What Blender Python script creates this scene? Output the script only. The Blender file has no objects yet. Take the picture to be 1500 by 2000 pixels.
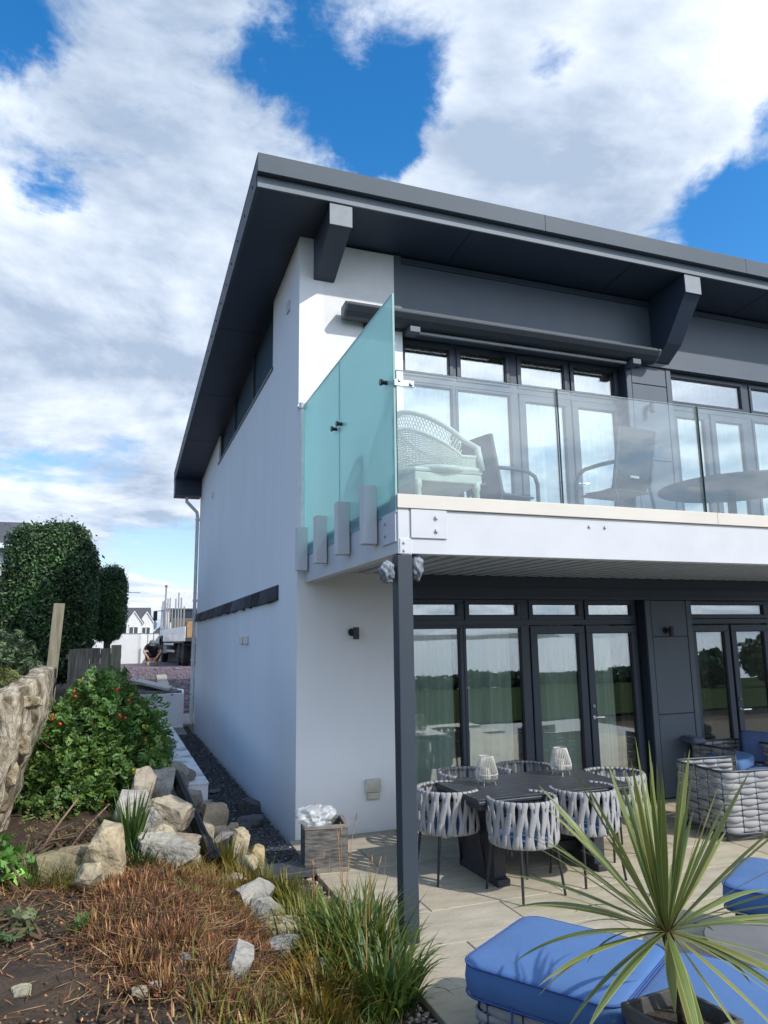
import bpy, math, random
import numpy as np
from mathutils import Vector, Matrix, Euler
from mathutils import noise as mnoise
random.seed(7)
RNG = np.random.default_rng(11)
S = bpy.context.scene
COL = S.collection
rad = math.radians

# ------------------------------------------------------------------ camera
cam_d = bpy.data.cameras.new('camera')
cam = bpy.data.objects.new('camera', cam_d); COL.objects.link(cam)
cam_d.sensor_fit = 'HORIZONTAL'; cam_d.sensor_width = 36.0; cam_d.lens = 33.596
cam_d.clip_start = 0.05; cam_d.clip_end = 30000
CR = Vector((0.93886507, -0.34402133, -0.01347953)); CU = Vector((-0.04751697, -0.16825679, 0.98459727)); CF = Vector((0.34099049, 0.92376348, 0.17431728))
mw = Matrix((CR, CU, -CF)).transposed().to_4x4(); mw.translation = Vector((-1.886, -7.983, 2.1))
cam.matrix_world = mw
S.camera = cam

# ------------------------------------------------------------------ light and sky
SUN_AZ, SUN_EL = rad(35), rad(39.5)          # azimuth to the right of the direction behind the camera (-Y)
sun_dir = Vector((math.sin(SUN_AZ)*math.cos(SUN_EL), -math.cos(SUN_AZ)*math.cos(SUN_EL), math.sin(SUN_EL)))
sl = bpy.data.lights.new('sun', 'SUN'); sl.energy = 2.05; sl.angle = rad(0.8); sl.color = (1.0, 0.94, 0.86)
sun = bpy.data.objects.new('sun', sl); COL.objects.link(sun)
sun.rotation_euler = sun_dir.to_track_quat('Z', 'Y').to_euler()
S.view_settings.view_transform = 'Standard'; S.view_settings.look = 'None'
S.view_settings.gamma = 1; S.view_settings.use_curve_mapping = False
S.view_settings.exposure = 0.85
S.render.engine = 'CYCLES'
S.cycles.max_bounces = 10; S.cycles.transparent_max_bounces = 24
S.cycles.diffuse_bounces = 4; S.cycles.glossy_bounces = 5
S.cycles.caustics_reflective = False; S.cycles.caustics_refractive = False
S.cycles.sample_clamp_indirect = 6.0

world = bpy.data.worlds.new('World'); S.world = world; world.use_nodes = True
def build_sky():
    nt = world.node_tree; N = nt.nodes; L = nt.links; N.clear()
    def nd(t, **k):
        n = N.new(t)
        for a, b in k.items(): setattr(n, a, b)
        return n
    def inp(sock, v):
        if hasattr(v, 'is_linked') or hasattr(v, 'links'): L.new(v, sock)
        else: sock.default_value = v
    def mth(op, a, b=0.0, c=0.0, clamp=False):
        n = nd('ShaderNodeMath', operation=op, use_clamp=clamp)
        inp(n.inputs[0], a); inp(n.inputs[1], b)
        if op in ('MULTIPLY_ADD',): inp(n.inputs[2], c)
        return n.outputs[0]
    def mrange(v, a, b, c, d, kind='SMOOTHSTEP'):
        n = nd('ShaderNodeMapRange', interpolation_type=kind)
        inp(n.inputs[0], v)
        for i, q in enumerate((a, b, c, d)): n.inputs[i+1].default_value = q
        return n.outputs[0]
    out = nd('ShaderNodeOutputWorld'); bg = nd('ShaderNodeBackground'); bg.inputs[1].default_value = 0.14
    L.new(bg.outputs[0], out.inputs[0])
    sky = nd('ShaderNodeTexSky', sky_type='NISHITA', sun_disc=False)
    sky.sun_elevation = SUN_EL; sky.sun_rotation = math.atan2(sun_dir.x, sun_dir.y)
    sky.air_density = 1.0; sky.dust_density = 0.4; sky.ozone_density = 2.2; sky.altitude = 20
    # slightly deeper blue, as a phone picture has it
    hs = nd('ShaderNodeHueSaturation'); hs.inputs['Saturation'].default_value = 1.38; hs.inputs['Value'].default_value = 0.95
    L.new(sky.outputs[0], hs.inputs['Color'])
    tc0 = nd('ShaderNodeTexCoord'); sp0 = nd('ShaderNodeSeparateXYZ'); L.new(tc0.outputs['Generated'], sp0.inputs[0])
    L.new(mrange(sp0.outputs[2], .06, .42, 1.02, 1.38), hs.inputs['Saturation']); L.new(mrange(sp0.outputs[2], .02, .40, .58, .93), hs.inputs['Value'])
    tc = nd('ShaderNodeTexCoord')
    nrm = nd('ShaderNodeVectorMath', operation='NORMALIZE'); L.new(tc.outputs['Generated'], nrm.inputs[0])
    dirv = nrm.outputs[0]
    sep = nd('ShaderNodeSeparateXYZ'); L.new(dirv, sep.inputs[0])
    zc = mth('MAXIMUM', sep.outputs[2], 0.0); den = mth('ADD', zc, 0.16)
    px = mth('DIVIDE', sep.outputs[0], den); py = mth('DIVIDE', sep.outputs[1], den)
    cmb = nd('ShaderNodeCombineXYZ'); L.new(px, cmb.inputs[0]); L.new(py, cmb.inputs[1]); L.new(mth('MULTIPLY', sep.outputs[2], 0.6), cmb.inputs[2])
    P = cmb.outputs[0]
    def noise(vec, scale, detail, rough, dist=0.0, off=(0, 0, 0)):
        a = nd('ShaderNodeVectorMath', operation='ADD'); L.new(vec, a.inputs[0]); a.inputs[1].default_value = off
        n = nd('ShaderNodeTexNoise'); L.new(a.outputs[0], n.inputs['Vector'])
        n.inputs['Scale'].default_value = scale; n.inputs['Detail'].default_value = detail
        n.inputs['Roughness'].default_value = rough; n.inputs['Distortion'].default_value = dist
        return n.outputs[0]
    # warped direction for ragged feature borders
    wn = nd('ShaderNodeTexNoise'); L.new(dirv, wn.inputs['Vector']); wn.inputs['Scale'].default_value = 6.0; wn.inputs['Detail'].default_value = 9.0; wn.inputs['Roughness'].default_value = .62
    ws = nd('ShaderNodeVectorMath', operation='SUBTRACT'); L.new(wn.outputs['Color'], ws.inputs[0]); ws.inputs[1].default_value = (.5, .5, .5)
    wm = nd('ShaderNodeVectorMath', operation='SCALE'); L.new(ws.outputs[0], wm.inputs[0]); wm.inputs['Scale'].default_value = 0.17
    wa = nd('ShaderNodeVectorMath', operation='ADD'); L.new(dirv, wa.inputs[0]); L.new(wm.outputs[0], wa.inputs[1])
    WD = wa.outputs[0]
    blobs = [  # direction, angular radius, weight (gaps in the cloud cover are negative)
        ((.225, .712, .668), .080, -.25), ((.259, .735, .626), .060, -.22), ((.275, .760, .588), .036, -.22), ((.149, .70, .70), .060, -.21),
        ((.31, .66, .686), .06, -.22), ((.456, .602, .655), .055, -.25), ((-.079, .837, .542), .034, -.22), ((-.108, .854, .51), .028, -.2),
        ((-.103, .741, .663), .045, -.2), ((.665, .575, .475), .075, -.22), ((.628, .587, .511), .06, -.2), ((.643, .506, .574), .035, -.2),
        ((-.022, .962, .271), .04, -.15), ((-.113, .96, .256), .03, -.14), ((.04, .993, .113), .05, -.25), ((.10, .99, .105), .05, -.25), ((.114, .738, .666), .035, -.2),
        ((.72, .54, .44), .08, -.2), ((-.133, .754, .643), .03, -.12),
        ((.047, .851, .524), .20, .12), ((-.072, .784, .617), .07, .12), ((-.095, .909, .406), .16, .12), ((.524, .613, .592), .15, .16),
        ((.395, .719, .572), .10, .12), ((.029, .945, .326), .14, .09), ((.554, .532, .641), .10, .10), ((.22, .82, .52), .10, .12),
        ((.25, -.9, .40), .30, .16), ((-.35, -.85, .35), .25, .12), ((.75, -.6, .3), .25, .12), ((-.95, .05, .35), .60, -.20), ((-.8, .5, .5), .25, -.08)]  # widest gap, unseen at left, is added to turn the gable's shade bluer
    acc = None
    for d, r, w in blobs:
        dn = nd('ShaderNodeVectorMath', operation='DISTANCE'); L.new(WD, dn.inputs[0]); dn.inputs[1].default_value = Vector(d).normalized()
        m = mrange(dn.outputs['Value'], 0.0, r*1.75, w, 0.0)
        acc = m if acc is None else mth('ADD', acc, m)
    big = noise(P, 1.0, 10.0, .60, .25, (3.1, 1.7, .4))
    bigS = noise(P, 1.0, 10.0, .60, .25, (3.1+.05, 1.7-.09, .4))
    fine = noise(P, 4.6, 10.0, .66, .5, (.3, 4.2, 1.1))
    wisp = noise(P, 2.3, 6.0, .7, 1.6, (7.3, .2, 2.1))
    cover = mth('ADD', mth('ADD', big, acc), mth('MULTIPLY_ADD', fine, 0.50, -0.25))
    cover = mth('ADD', cover, mth('MULTIPLY_ADD', wisp, .24, -.115))
    cover = mth('ADD', cover, mrange(sep.outputs[2], .05, .40, .095, 0.0))
    mask = mrange(cover, .335, .575, 0.0, 1.0)
    # near the horizon the layers close up
    hz = mrange(sep.outputs[2], -0.02, 0.05, 1.0, 0.0)
    # shading of the cloud body: thick parts grey, edges and sun-facing puffs white
    thick = mrange(cover, .50, .80, 0.0, 1.0)
    side = mth('MULTIPLY', mth('SUBTRACT', big, bigS), 5.0)
    shade = noise(P, .85, 7.0, .55, .5, (9.0, 2.0, .0))
    sv = mth('ADD', mth('MULTIPLY_ADD', mrange(shade, .38, .64, 0.0, 1.0), .70, -.06), mth('MULTIPLY_ADD', thick, -.18, .26))
    sv = mth('ADD', sv, side); sv = mth('ADD', sv, mth('MULTIPLY_ADD', fine, .36, -.14), clamp=True)
    cc = nd('ShaderNodeMix', data_type='RGBA'); L.new(sv, cc.inputs[0])
    cc.inputs[6].default_value = (1.85, 2.3, 3.0, 1); cc.inputs[7].default_value = (4.05, 4.4, 4.95, 1)
    mx = nd('ShaderNodeMix', data_type='RGBA'); L.new(mask, mx.inputs[0]); L.new(hs.outputs[0], mx.inputs[6])
    # cloud towards the sun scatters more light forward
    dp = nd('ShaderNodeVectorMath', operation='DOT_PRODUCT'); L.new(dirv, dp.inputs[0]); dp.inputs[1].default_value = sun_dir
    fw = mth('MULTIPLY_ADD', mth('POWER', mth('MAXIMUM', dp.outputs['Value'], 0.0), 4.0), 1.5, 1.0)
    cs = nd('ShaderNodeVectorMath', operation='SCALE'); L.new(cc.outputs[2], cs.inputs[0]); L.new(fw, cs.inputs['Scale']); L.new(cs.outputs[0], mx.inputs[7])
    hm = nd('ShaderNodeMix', data_type='RGBA'); L.new(mth('MULTIPLY', hz, .75), hm.inputs[0]); L.new(mx.outputs[2], hm.inputs[6]); hm.inputs[7].default_value = (1.7, 2.2, 2.9, 1)
    L.new(hm.outputs[2], bg.inputs[0])
build_sky()

# ------------------------------------------------------------------ materials
MATS = {}
def mat(name, color=(.5, .5, .5), rough=.6, color2=None, nscale=8.0, ndetail=4.0, bump=0.0, bscale=40.0, metal=0.0, spec=.5, tint=False, transl=0.0, coat=0.0, mixlo=.35, mixhi=.65, streak=None, bdist=.01, sheen=0.0):
    if name in MATS: return MATS[name]
    m = bpy.data.materials.new(name); m.use_nodes = True; nt = m.node_tree; N = nt.nodes; L = nt.links
    b = N['Principled BSDF']
    b.inputs['Roughness'].default_value = rough; b.inputs['Metallic'].default_value = metal
    b.inputs['Specular IOR Level'].default_value = spec
    b.inputs['Coat Weight'].default_value = coat
    if sheen: b.inputs['Sheen Weight'].default_value = sheen
    tc = N.new('ShaderNodeTexCoord'); mp = N.new('ShaderNodeMapping'); L.new(tc.outputs['Object'], mp.inputs[0])
    if streak: mp.inputs['Scale'].default_value = streak
    colout = None
    c2 = color2 if color2 else tuple(c*.86 for c in color)
    nz = N.new('ShaderNodeTexNoise'); nz.inputs['Scale'].default_value = nscale; nz.inputs['Detail'].default_value = ndetail; nz.inputs['Roughness'].default_value = .6
    L.new(mp.outputs[0], nz.inputs['Vector'])
    mr = N.new('ShaderNodeMapRange'); L.new(nz.outputs[0], mr.inputs[0]); mr.inputs[1].default_value = mixlo; mr.inputs[2].default_value = mixhi
    mx = N.new('ShaderNodeMix'); mx.data_type = 'RGBA'; L.new(mr.outputs[0], mx.inputs[0])
    mx.inputs[6].default_value = (*color, 1); mx.inputs[7].default_value = (*c2, 1)
    colout = mx.outputs[2]
    if tint:      # per-piece hue and value drift stored on the mesh
        at = N.new('ShaderNodeAttribute'); at.attribute_name = 'tint'
        mm = N.new('ShaderNodeMix'); mm.data_type = 'RGBA'; mm.blend_type = 'MULTIPLY'; mm.inputs[0].default_value = 1
        L.new(colout, mm.inputs[6]); L.new(at.outputs['Color'], mm.inputs[7]); colout = mm.outputs[2]
    L.new(colout, b.inputs['Base Color'])
    if bump > 0:
        n2 = N.new('ShaderNodeTexNoise'); n2.inputs['Scale'].default_value = bscale; n2.inputs['Detail'].default_value = 5; L.new(mp.outputs[0], n2.inputs['Vector'])
        bp = N.new('ShaderNodeBump'); bp.inputs['Strength'].default_value = bump; bp.inputs['Distance'].default_value = bdist
        L.new(n2.outputs[0], bp.inputs['Height']); L.new(bp.outputs[0], b.inputs['Normal'])
    if transl > 0:
        tr = N.new('ShaderNodeBsdfTranslucent'); L.new(colout, tr.inputs[0]); ms = N.new('ShaderNodeMixShader'); ms.inputs[0].default_value = transl
        o = N['Material Output']; L.new(b.outputs[0], ms.inputs[1]); L.new(tr.outputs[0], ms.inputs[2]); L.new(ms.outputs[0], o.inputs[0])
    MATS[name] = m; return m
def glass_mat(name, tintc, gain, base, rough=0.0, dirt=0.0, dirtc=(.7, .75, .75), wave=0.0):
    m = bpy.data.materials.new(name); m.use_nodes = True; nt = m.node_tree; N = nt.nodes; L = nt.links
    N.remove(N['Principled BSDF']); o = N['Material Output']
    tr = N.new('ShaderNodeBsdfTransparent'); tr.inputs[0].default_value = (*tintc, 1)
    gl = N.new('ShaderNodeBsdfGlossy'); gl.inputs['Roughness'].default_value = rough; gl.inputs[0].default_value = (1, 1, 1, 1)
    fr = N.new('ShaderNodeLayerWeight'); fr.inputs[0].default_value = .5      # symmetric on both faces of a thin pane
    pw = N.new('ShaderNodeMath'); pw.operation = 'POWER'; L.new(fr.outputs['Facing'], pw.inputs[0]); pw.inputs[1].default_value = 4.0
    ma = N.new('ShaderNodeMath'); ma.operation = 'MULTIPLY_ADD'; ma.use_clamp = True; L.new(pw.outputs[0], ma.inputs[0]); ma.inputs[1].default_value = gain; ma.inputs[2].default_value = base
    ms = N.new('ShaderNodeMixShader'); L.new(ma.outputs[0], ms.inputs[0]); L.new(gl.outputs[0], ms.inputs[2])
    if wave > 0:
        tc = N.new('ShaderNodeTexCoord'); nz = N.new('ShaderNodeTexNoise'); nz.inputs['Scale'].default_value = 1.3; nz.inputs['Detail'].default_value = 1
        L.new(tc.outputs['Object'], nz.inputs['Vector']); bp = N.new('ShaderNodeBump'); bp.inputs['Strength'].default_value = wave; bp.inputs['Distance'].default_value = .02
        L.new(nz.outputs[0], bp.inputs['Height']); L.new(bp.outputs[0], gl.inputs['Normal'])
    first = tr.outputs[0]
    if dirt > 0:
        df = N.new('ShaderNodeBsdfDiffuse'); df.inputs[0].default_value = (*dirtc, 1)
        tc = N.new('ShaderNodeTexCoord'); nz = N.new('ShaderNodeTexNoise'); nz.inputs['Scale'].default_value = 3; nz.inputs['Detail'].default_value = 8; L.new(tc.outputs['Object'], nz.inputs['Vector'])
        mr = N.new('ShaderNodeMapRange'); L.new(nz.outputs[0], mr.inputs[0]); mr.inputs[1].default_value = .35; mr.inputs[2].default_value = .75; mr.inputs[3].default_value = dirt*.5; mr.inputs[4].default_value = dirt*1.5
        m2 = N.new('ShaderNodeMixShader'); L.new(mr.outputs[0], m2.inputs[0]); L.new(tr.outputs[0], m2.inputs[1]); L.new(df.outputs[0], m2.inputs[2]); first = m2.outputs[0]
    L.new(first, ms.inputs[1]); L.new(ms.outputs[0], o.inputs[0])
    MATS[name] = m; return m

M_render = mat('white_render', (.87, .885, .90), .85, (.80, .82, .84), 1.1, 8, bump=.35, bscale=160, bdist=.004, streak=(1.0, 1.0, .4), mixlo=.40, mixhi=.85)
M_render_up = mat('textured_render', (.82, .83, .83), .85, (.78, .785, .78), 5, 6, bump=.55, bscale=75, bdist=.010)
M_steel = mat('white_steel', (.61, .63, .66), .5, (.57, .59, .62), 3, 3, bump=.05, bscale=30)
M_trim = mat('cream_trim', (.68, .64, .57), .5, (.64, .60, .53), 2, 3)
M_anthra = mat('anthracite_metal', (.085, .11, .145), .5, (.075, .10, .13), 2.0, 3, bump=.03, bscale=25)
M_frame = mat('window_frame_paint', (.036, .052, .078), .4, (.032, .047, .072), 3, 2)
M_fascia = mat('fascia_metal', (.095, .12, .145), .6, (.082, .105, .128), .8, 6, bump=.03, bscale=15, spec=.25)
M_soffit = mat('soffit_board', (.036, .054, .090), .5, (.031, .047, .080), 2.0, 3, bump=.04, bscale=12)
M_post = mat('post_metal', (.030, .044, .062), .6, (.027, .040, .056), 3, 3, bump=.04, bscale=60)
M_deck = mat('corrugated_steel', (.46, .52, .60), .6, (.40, .46, .54), 4, 3)
M_zinc = mat('stone_strip', (.36, .35, .34), .7, (.28, .275, .27), 12, 5, bump=.2)
M_pipe = mat('white_plastic', (.78, .80, .80), .3)
M_black = mat('black_metal', (.02, .023, .028), .4)
M_blackpipe = mat('black_plastic', (.004, .0045, .005), .3, (.007, .007, .008), 20, 4, spec=.25)
M_chrome = mat('chrome', (.75, .75, .75), .15, metal=1)
M_alu = mat('brushed_aluminium', (.62, .64, .66), .35, metal=.7)
M_beige = mat('beige_plastic', (.62, .60, .50), .5)
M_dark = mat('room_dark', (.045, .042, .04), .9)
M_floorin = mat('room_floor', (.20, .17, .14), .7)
M_curtain = mat('sheer_curtain', (.86, .91, .87), .9, (.80, .86, .82), 3, 2, transl=.35, streak=(12, 1, .3))
M_curtain_low = mat('brightened_sheer_curtain', (.90, .95, .90), .9, (.84, .90, .85), 3, 2, transl=.06, streak=(12, 1, .3))  # paler copy of the sheer curtain, brightened to offset shade under the balcony
M_curtain2 = mat('linen_curtain', (.30, .29, .24), .9, (.26, .25, .21), 3, 2, transl=.2)
M_frost = mat('frosted_glass', (.40, .66, .68), .35, (.43, .68, .70), 1.4, 3, transl=.5, coat=.15)
def frosted(m):
    nt = m.node_tree; N = nt.nodes; L = nt.links; o = N['Material Output']; src = o.inputs[0].links[0].from_socket
    tr = N.new('ShaderNodeBsdfTransparent'); tr.inputs[0].default_value = (.72, .93, .93, 1); ms = N.new('ShaderNodeMixShader'); ms.inputs[0].default_value = .30
    L.new(src, ms.inputs[1]); L.new(tr.outputs[0], ms.inputs[2]); L.new(ms.outputs[0], o.inputs[0])
frosted(M_frost)
M_frostedge = mat('glass_edge', (.30, .48, .46), .25)
M_glass = glass_mat('window_glass', (.90, .96, .94), .8, .23, wave=.06)
M_glassup = glass_mat('upper_window_glass', (.90, .95, .94), .8, .26, wave=.05)
M_bal = glass_mat('balustrade_glass', (.88, .94, .935), .8, .09, dirt=.012, wave=.02)
M_darkglass = mat('side_window_glass', (.085, .15, .20), .18, (.075, .135, .185), 1.2, 3, spec=.9)
M_slatehang = mat('slate_strip', (.028, .031, .037), .85, (.06, .062, .066), 9, 5, bump=.5, bscale=25, tint=True, spec=.15)
M_paving = mat('paving_stone', (.50, .445, .345), .85, (.33, .29, .215), 2.6, 14, bump=.9, bscale=26, streak=(1.0, 3.2, 1), tint=True, bdist=.006, mixlo=.3, mixhi=.72)
M_tabledark = mat('table_charcoal', (.035, .04, .05), .42, (.022, .026, .034), 6, 5, bump=.3, bscale=40, streak=(1, 14, 1))
M_rattan = mat('dark_rattan', (.03, .033, .042), .5, (.02, .022, .03), 60, 2, bump=.8, bscale=90)
M_strap = mat('grey_strap', (.33, .33, .335), .85, (.31, .31, .32), 30, 3, bump=.3, bscale=300, bdist=.002)
M_blue = mat('blue_fabric', (.066, .155, .345), .9, (.056, .135, .305), 3, 8, bump=.3, bscale=14, sheen=.05, bdist=.012)
M_blueside = mat('blue_piping', (.03, .075, .25), .8, (.04, .09, .27), 4, 4, bump=.2, bscale=300)
M_navy = mat('navy_fabric', (.05, .085, .20), .85)
M_white = mat('lantern_white', (.68, .66, .61), .6)
M_planter = mat('weathered_board', (.24, .235, .22), .85, (.075, .072, .068), 9, 8, bump=.8, bscale=50, streak=(1, 1, 6), mixlo=.3, mixhi=.6)
M_plantertrim = mat('weathered_trim', (.26, .235, .20), .85, (.16, .145, .125), 9, 6, bump=.5, bscale=40)
M_soil = mat('soil', (.075, .047, .028), .95, (.030, .019, .011), 6, 9, bump=1.0, bscale=45, bdist=.02)
M_slate = mat('slate_chip', (.075, .08, .092), .55, (.03, .033, .04), 30, 4, bump=.6, bscale=60, tint=True)
M_slatebed = mat('slate_bed', (.035, .037, .043), .8, (.10, .105, .115), 60, 6, bump=1.0, bscale=90, mixlo=.45, mixhi=.75, bdist=.02)
M_purple = mat('plum_slate_gravel', (.12, .085, .10), .8, (.21, .17, .185), 45, 6, bump=1, bscale=70, mixlo=.35, mixhi=.7, bdist=.03)
M_pchip = mat('plum_slate_chip', (.15, .105, .125), .7, (.24, .20, .21), 9, 3, tint=True)
M_concrete = mat('grey_concrete', (.27, .27, .26), .8, (.20, .20, .20), 4, 7, bump=.3, bscale=60)
M_rock = mat('limestone', (.43, .385, .31), .85, (.23, .205, .17), 3.2, 9, bump=1.0, bscale=11, tint=True, mixlo=.38, mixhi=.68, bdist=.05)
M_rockgrey = mat('grey_limestone', (.36, .345, .32), .85, (.17, .165, .155), 4.5, 9, bump=1.0, bscale=14, tint=True, mixlo=.38, mixhi=.7, bdist=.045)
M_pebble = mat('pebble', (.33, .30, .25), .6, (.2, .19, .17), 9, 4, tint=True)
M_wall = mat('old_lime_wall', (.47, .41, .31), .9, (.15, .12, .075), 3.5, 12, bump=1.0, bscale=9, mixlo=.42, mixhi=.60, bdist=.09, streak=(2.2, 2.2, .8))
M_leafhedge = mat('hedge_leaf', (.045, .095, .045), .5, tint=True, transl=.15)
M_leafrose = mat('rose_leaf', (.13, .225, .055), .5, tint=True, transl=.25)
M_leafbush = mat('bush_leaf', (.12, .17, .085), .6, tint=True, transl=.2)
M_twig = mat('twig', (.13, .085, .05), .8, (.09, .06, .035), 12, 3)
M_grass = mat('grass_blade', (.085, .135, .036), .5, tint=True, transl=.25)
M_dry = mat('dry_stem', (.36, .215, .115), .8, tint=True, transl=.1)
M_red = mat('rose_hip', (.62, .05, .02), .35)
M_wood = mat('weathered_wood', (.27, .245, .18), .85, (.15, .135, .095), 4, 8, bump=.6, bscale=18, streak=(6, 6, .6), bdist=.01)
M_woodold = mat('old_fence_wood', (.25, .225, .18), .9, (.10, .088, .07), 4, 8, bump=.8, bscale=18, streak=(7, 7, .5), mixlo=.35, mixhi=.6)
M_brick = mat('brick_red', (.30, .10, .05), .85)
M_pot = mat('dark_pot', (.055, .055, .055), .7, (.09, .088, .082), 14, 6, bump=.4, bscale=60)
M_compost = mat('compost', (.03, .022, .015), .95, (.06, .045, .03), 30, 6, bump=1, bscale=60)
M_trunk = mat('cordyline_trunk', (.10, .06, .04), .85, (.05, .03, .02), 20, 5, bump=.8, bscale=60)
M_bag = glass_mat('clear_plastic', (.90, .92, .93), .3, .03, rough=.35, dirt=.42, dirtc=(.78, .81, .84))
M_foil = mat('crumpled_plastic', (.30, .33, .37), .5, (.12, .14, .17), 9, 3, bump=.3, bscale=16, bdist=.02, spec=.4)
M_wicker = mat('white_wicker', (.70, .70, .63), .6, (.56, .57, .51), 60, 3, bump=.5, bscale=120)
M_sling = mat('dark_sling', (.05, .06, .075), .7)
M_tile = mat('roof_slate', (.085, .085, .095), .65, (.055, .055, .06), 6, 5, bump=.4, bscale=12)
M_hwall = mat('house_render', (.74, .75, .74), .85, (.68, .69, .68), 2, 4)
M_cream = mat('cream_render', (.62, .58, .46), .85)
M_greywall = mat('pale_cladding', (.50, .53, .55), .8, (.42, .46, .50), 2, 4)
M_winglass = mat('far_window', (.07, .085, .10), .1, spec=.9)
M_lawn = mat('lawn', (.022, .034, .014), 1.0, (.034, .044, .020), .8, 8, bump=.3, bscale=20, spec=.0)
M_sea = None

# cordyline leaf: green blade with a yellow margin stored as tint
M_cord = mat('cordyline_leaf', (.60, .62, .60), .42, (.52, .54, .52), 6, 3, tint=True, transl=.18)

# ------------------------------------------------------------------ mesh helpers
class MB:
    def __init__(s): s.v = []; s.f = []; s.t = []
    def add(s, vs, fs, tint=None):
        o = len(s.v); s.v.extend([tuple(map(float, q)) for q in vs]); s.f.extend([tuple(i+o for i in f) for f in fs])
        if tint is not None or s.t:
            while len(s.t) < o: s.t.append((1, 1, 1))
            s.t.extend([tint or (1, 1, 1)]*len(vs))
        return s
    def box(s, x0, x1, y0, y1, z0, z1, tint=None):
        vs = [(x, y, z) for z in (z0, z1) for y in (y0, y1) for x in (x0, x1)]
        return s.add(vs, [(0, 2, 3, 1), (4, 5, 7, 6), (0, 1, 5, 4), (2, 6, 7, 3), (0, 4, 6, 2), (1, 3, 7, 5)], tint)
    def obox(s, c, size, rot=(0, 0, 0), tint=None):
        R = Euler(rot).to_matrix(); c = Vector(c); h = Vector(size)/2
        vs = [c+R @ Vector((sx*h.x, sy*h.y, sz*h.z)) for sz in (-1, 1) for sy in (-1, 1) for sx in (-1, 1)]
        return s.add(vs, [(0, 2, 3, 1), (4, 5, 7, 6), (0, 1, 5, 4), (2, 6, 7, 3), (0, 4, 6, 2), (1, 3, 7, 5)], tint)
    def prism(s, poly, axis, a0, a1, tint=None):
        """poly: 2D points in the two other axes; axis 'x','y','z'"""
        def mk(p, a):
            if axis == 'x': return (a, p[0], p[1])
            if axis == 'y': return (p[0], a, p[1])
            return (p[0], p[1], a)
        n = len(poly); vs = [mk(p, a0) for p in poly]+[mk(p, a1) for p in poly]
        fs = [tuple(range(n)), tuple(range(2*n-1, n-1, -1))]+[(i, i+n, (i+1) % n+n, (i+1) % n) for i in range(n)]
        return s.add(vs, fs, tint)
    def tube(s, pts, r, n=8, closed=False, cap=True, tint=None, flat=1.0):
        P = [Vector(p) for p in pts]; m = len(P)
        rr = r if isinstance(r, (list, tuple)) else [r]*m
        vs = []; up = None
        for i, p in enumerate(P):
            if closed: t = (P[(i+1) % m]-P[i-1])
            else: t = P[min(i+1, m-1)]-P[max(i-1, 0)]
            if t.length < 1e-9: t = Vector((0, 0, 1))
            t.normalize()
            if up is None: up = Vector((0, 0, 1)) if abs(t.z) < .95 else Vector((1, 0, 0))
            a = t.cross(up)
            if a.length < 1e-5: a = t.cross(Vector((1, .1, 0)))
            a.normalize(); b = a.cross(t); up = b
            for k in range(n):
                q = 2*math.pi*k/n; vs.append(p+(a*math.cos(q)+b*math.sin(q)*flat)*rr[i])
        fs = []
        for i in range(m if closed else m-1):
            j = (i+1) % m
            for k in range(n): fs.append((i*n+k, i*n+(k+1) % n, j*n+(k+1) % n, j*n+k))
        if cap and not closed: fs += [tuple(range(n-1, -1, -1)), tuple(range((m-1)*n, m*n))]
        return s.add(vs, fs, tint)
    def lathe(s, prof, c=(0, 0, 0), n=20, tint=None):
        vs = []; m = len(prof)
        for r, z in prof:
            for k in range(n):
                q = 2*math.pi*k/n; vs.append((c[0]+r*math.cos(q), c[1]+r*math.sin(q), c[2]+z))
        fs = [(i*n+k, i*n+(k+1) % n, (i+1)*n+(k+1) % n, (i+1)*n+k) for i in range(m-1) for k in range(n)]
        fs += [tuple(range(n-1, -1, -1)), tuple(range((m-1)*n, m*n))]
        return s.add(vs, fs, tint)
    def strip(s, secs, closed_sec=True, tint=None):
        """secs: list of equal-length rings"""
        n = len(secs[0]); vs = [q for r in secs for q in r]; fs = []
        for i in range(len(secs)-1):
            for k in range(n if closed_sec else n-1): fs.append((i*n+k, i*n+(k+1) % n, (i+1)*n+(k+1) % n, (i+1)*n+k))
        if closed_sec: fs += [tuple(range(n-1, -1, -1)), tuple(range((len(secs)-1)*n, len(secs)*n))]
        return s.add(vs, fs, tint)
    def mesh(s, name):
        me = bpy.data.meshes.new(name); me.from_pydata(s.v, [], s.f); me.update()
        if s.t:
            while len(s.t) < len(s.v): s.t.append((1, 1, 1))
            at = me.color_attributes.new('tint', 'FLOAT_COLOR', 'POINT')
            at.data.foreach_set('color', np.array([(*t, 1) for t in s.t], np.float32).ravel())
        elif any(x in name for x in ()): pass
        return me
    def build(s, name, m, parent=None, smooth=False, bevel=0.0, loc=None, fix=True):
        me = s.mesh(name); me.materials.append(m)
        if fix:
            import bmesh
            bm = bmesh.new(); bm.from_mesh(me); bmesh.ops.recalc_face_normals(bm, faces=bm.faces); bm.to_mesh(me); bm.free()
        return link(name, me, parent, smooth, bevel, loc)
def link(name, me, parent=None, smooth=False, bevel=0.0, loc=None, rot=None):
    if smooth: me.polygons.foreach_set('use_smooth', [True]*len(me.polygons))
    o = bpy.data.objects.new(name, me); COL.objects.link(o)
    if parent: o.parent = parent
    if loc: o.location = loc
    if rot: o.rotation_euler = rot
    if smooth and len(me.polygons) < 6000 and smooth == 'auto':
        md = o.modifiers.new('edges', 'EDGE_SPLIT'); md.split_angle = rad(40)
    if bevel:
        b = o.modifiers.new('bevel', 'BEVEL'); b.width = bevel; b.segments = 2; b.limit_method = 'ANGLE'; b.angle_limit = rad(40)
    return o
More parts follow.
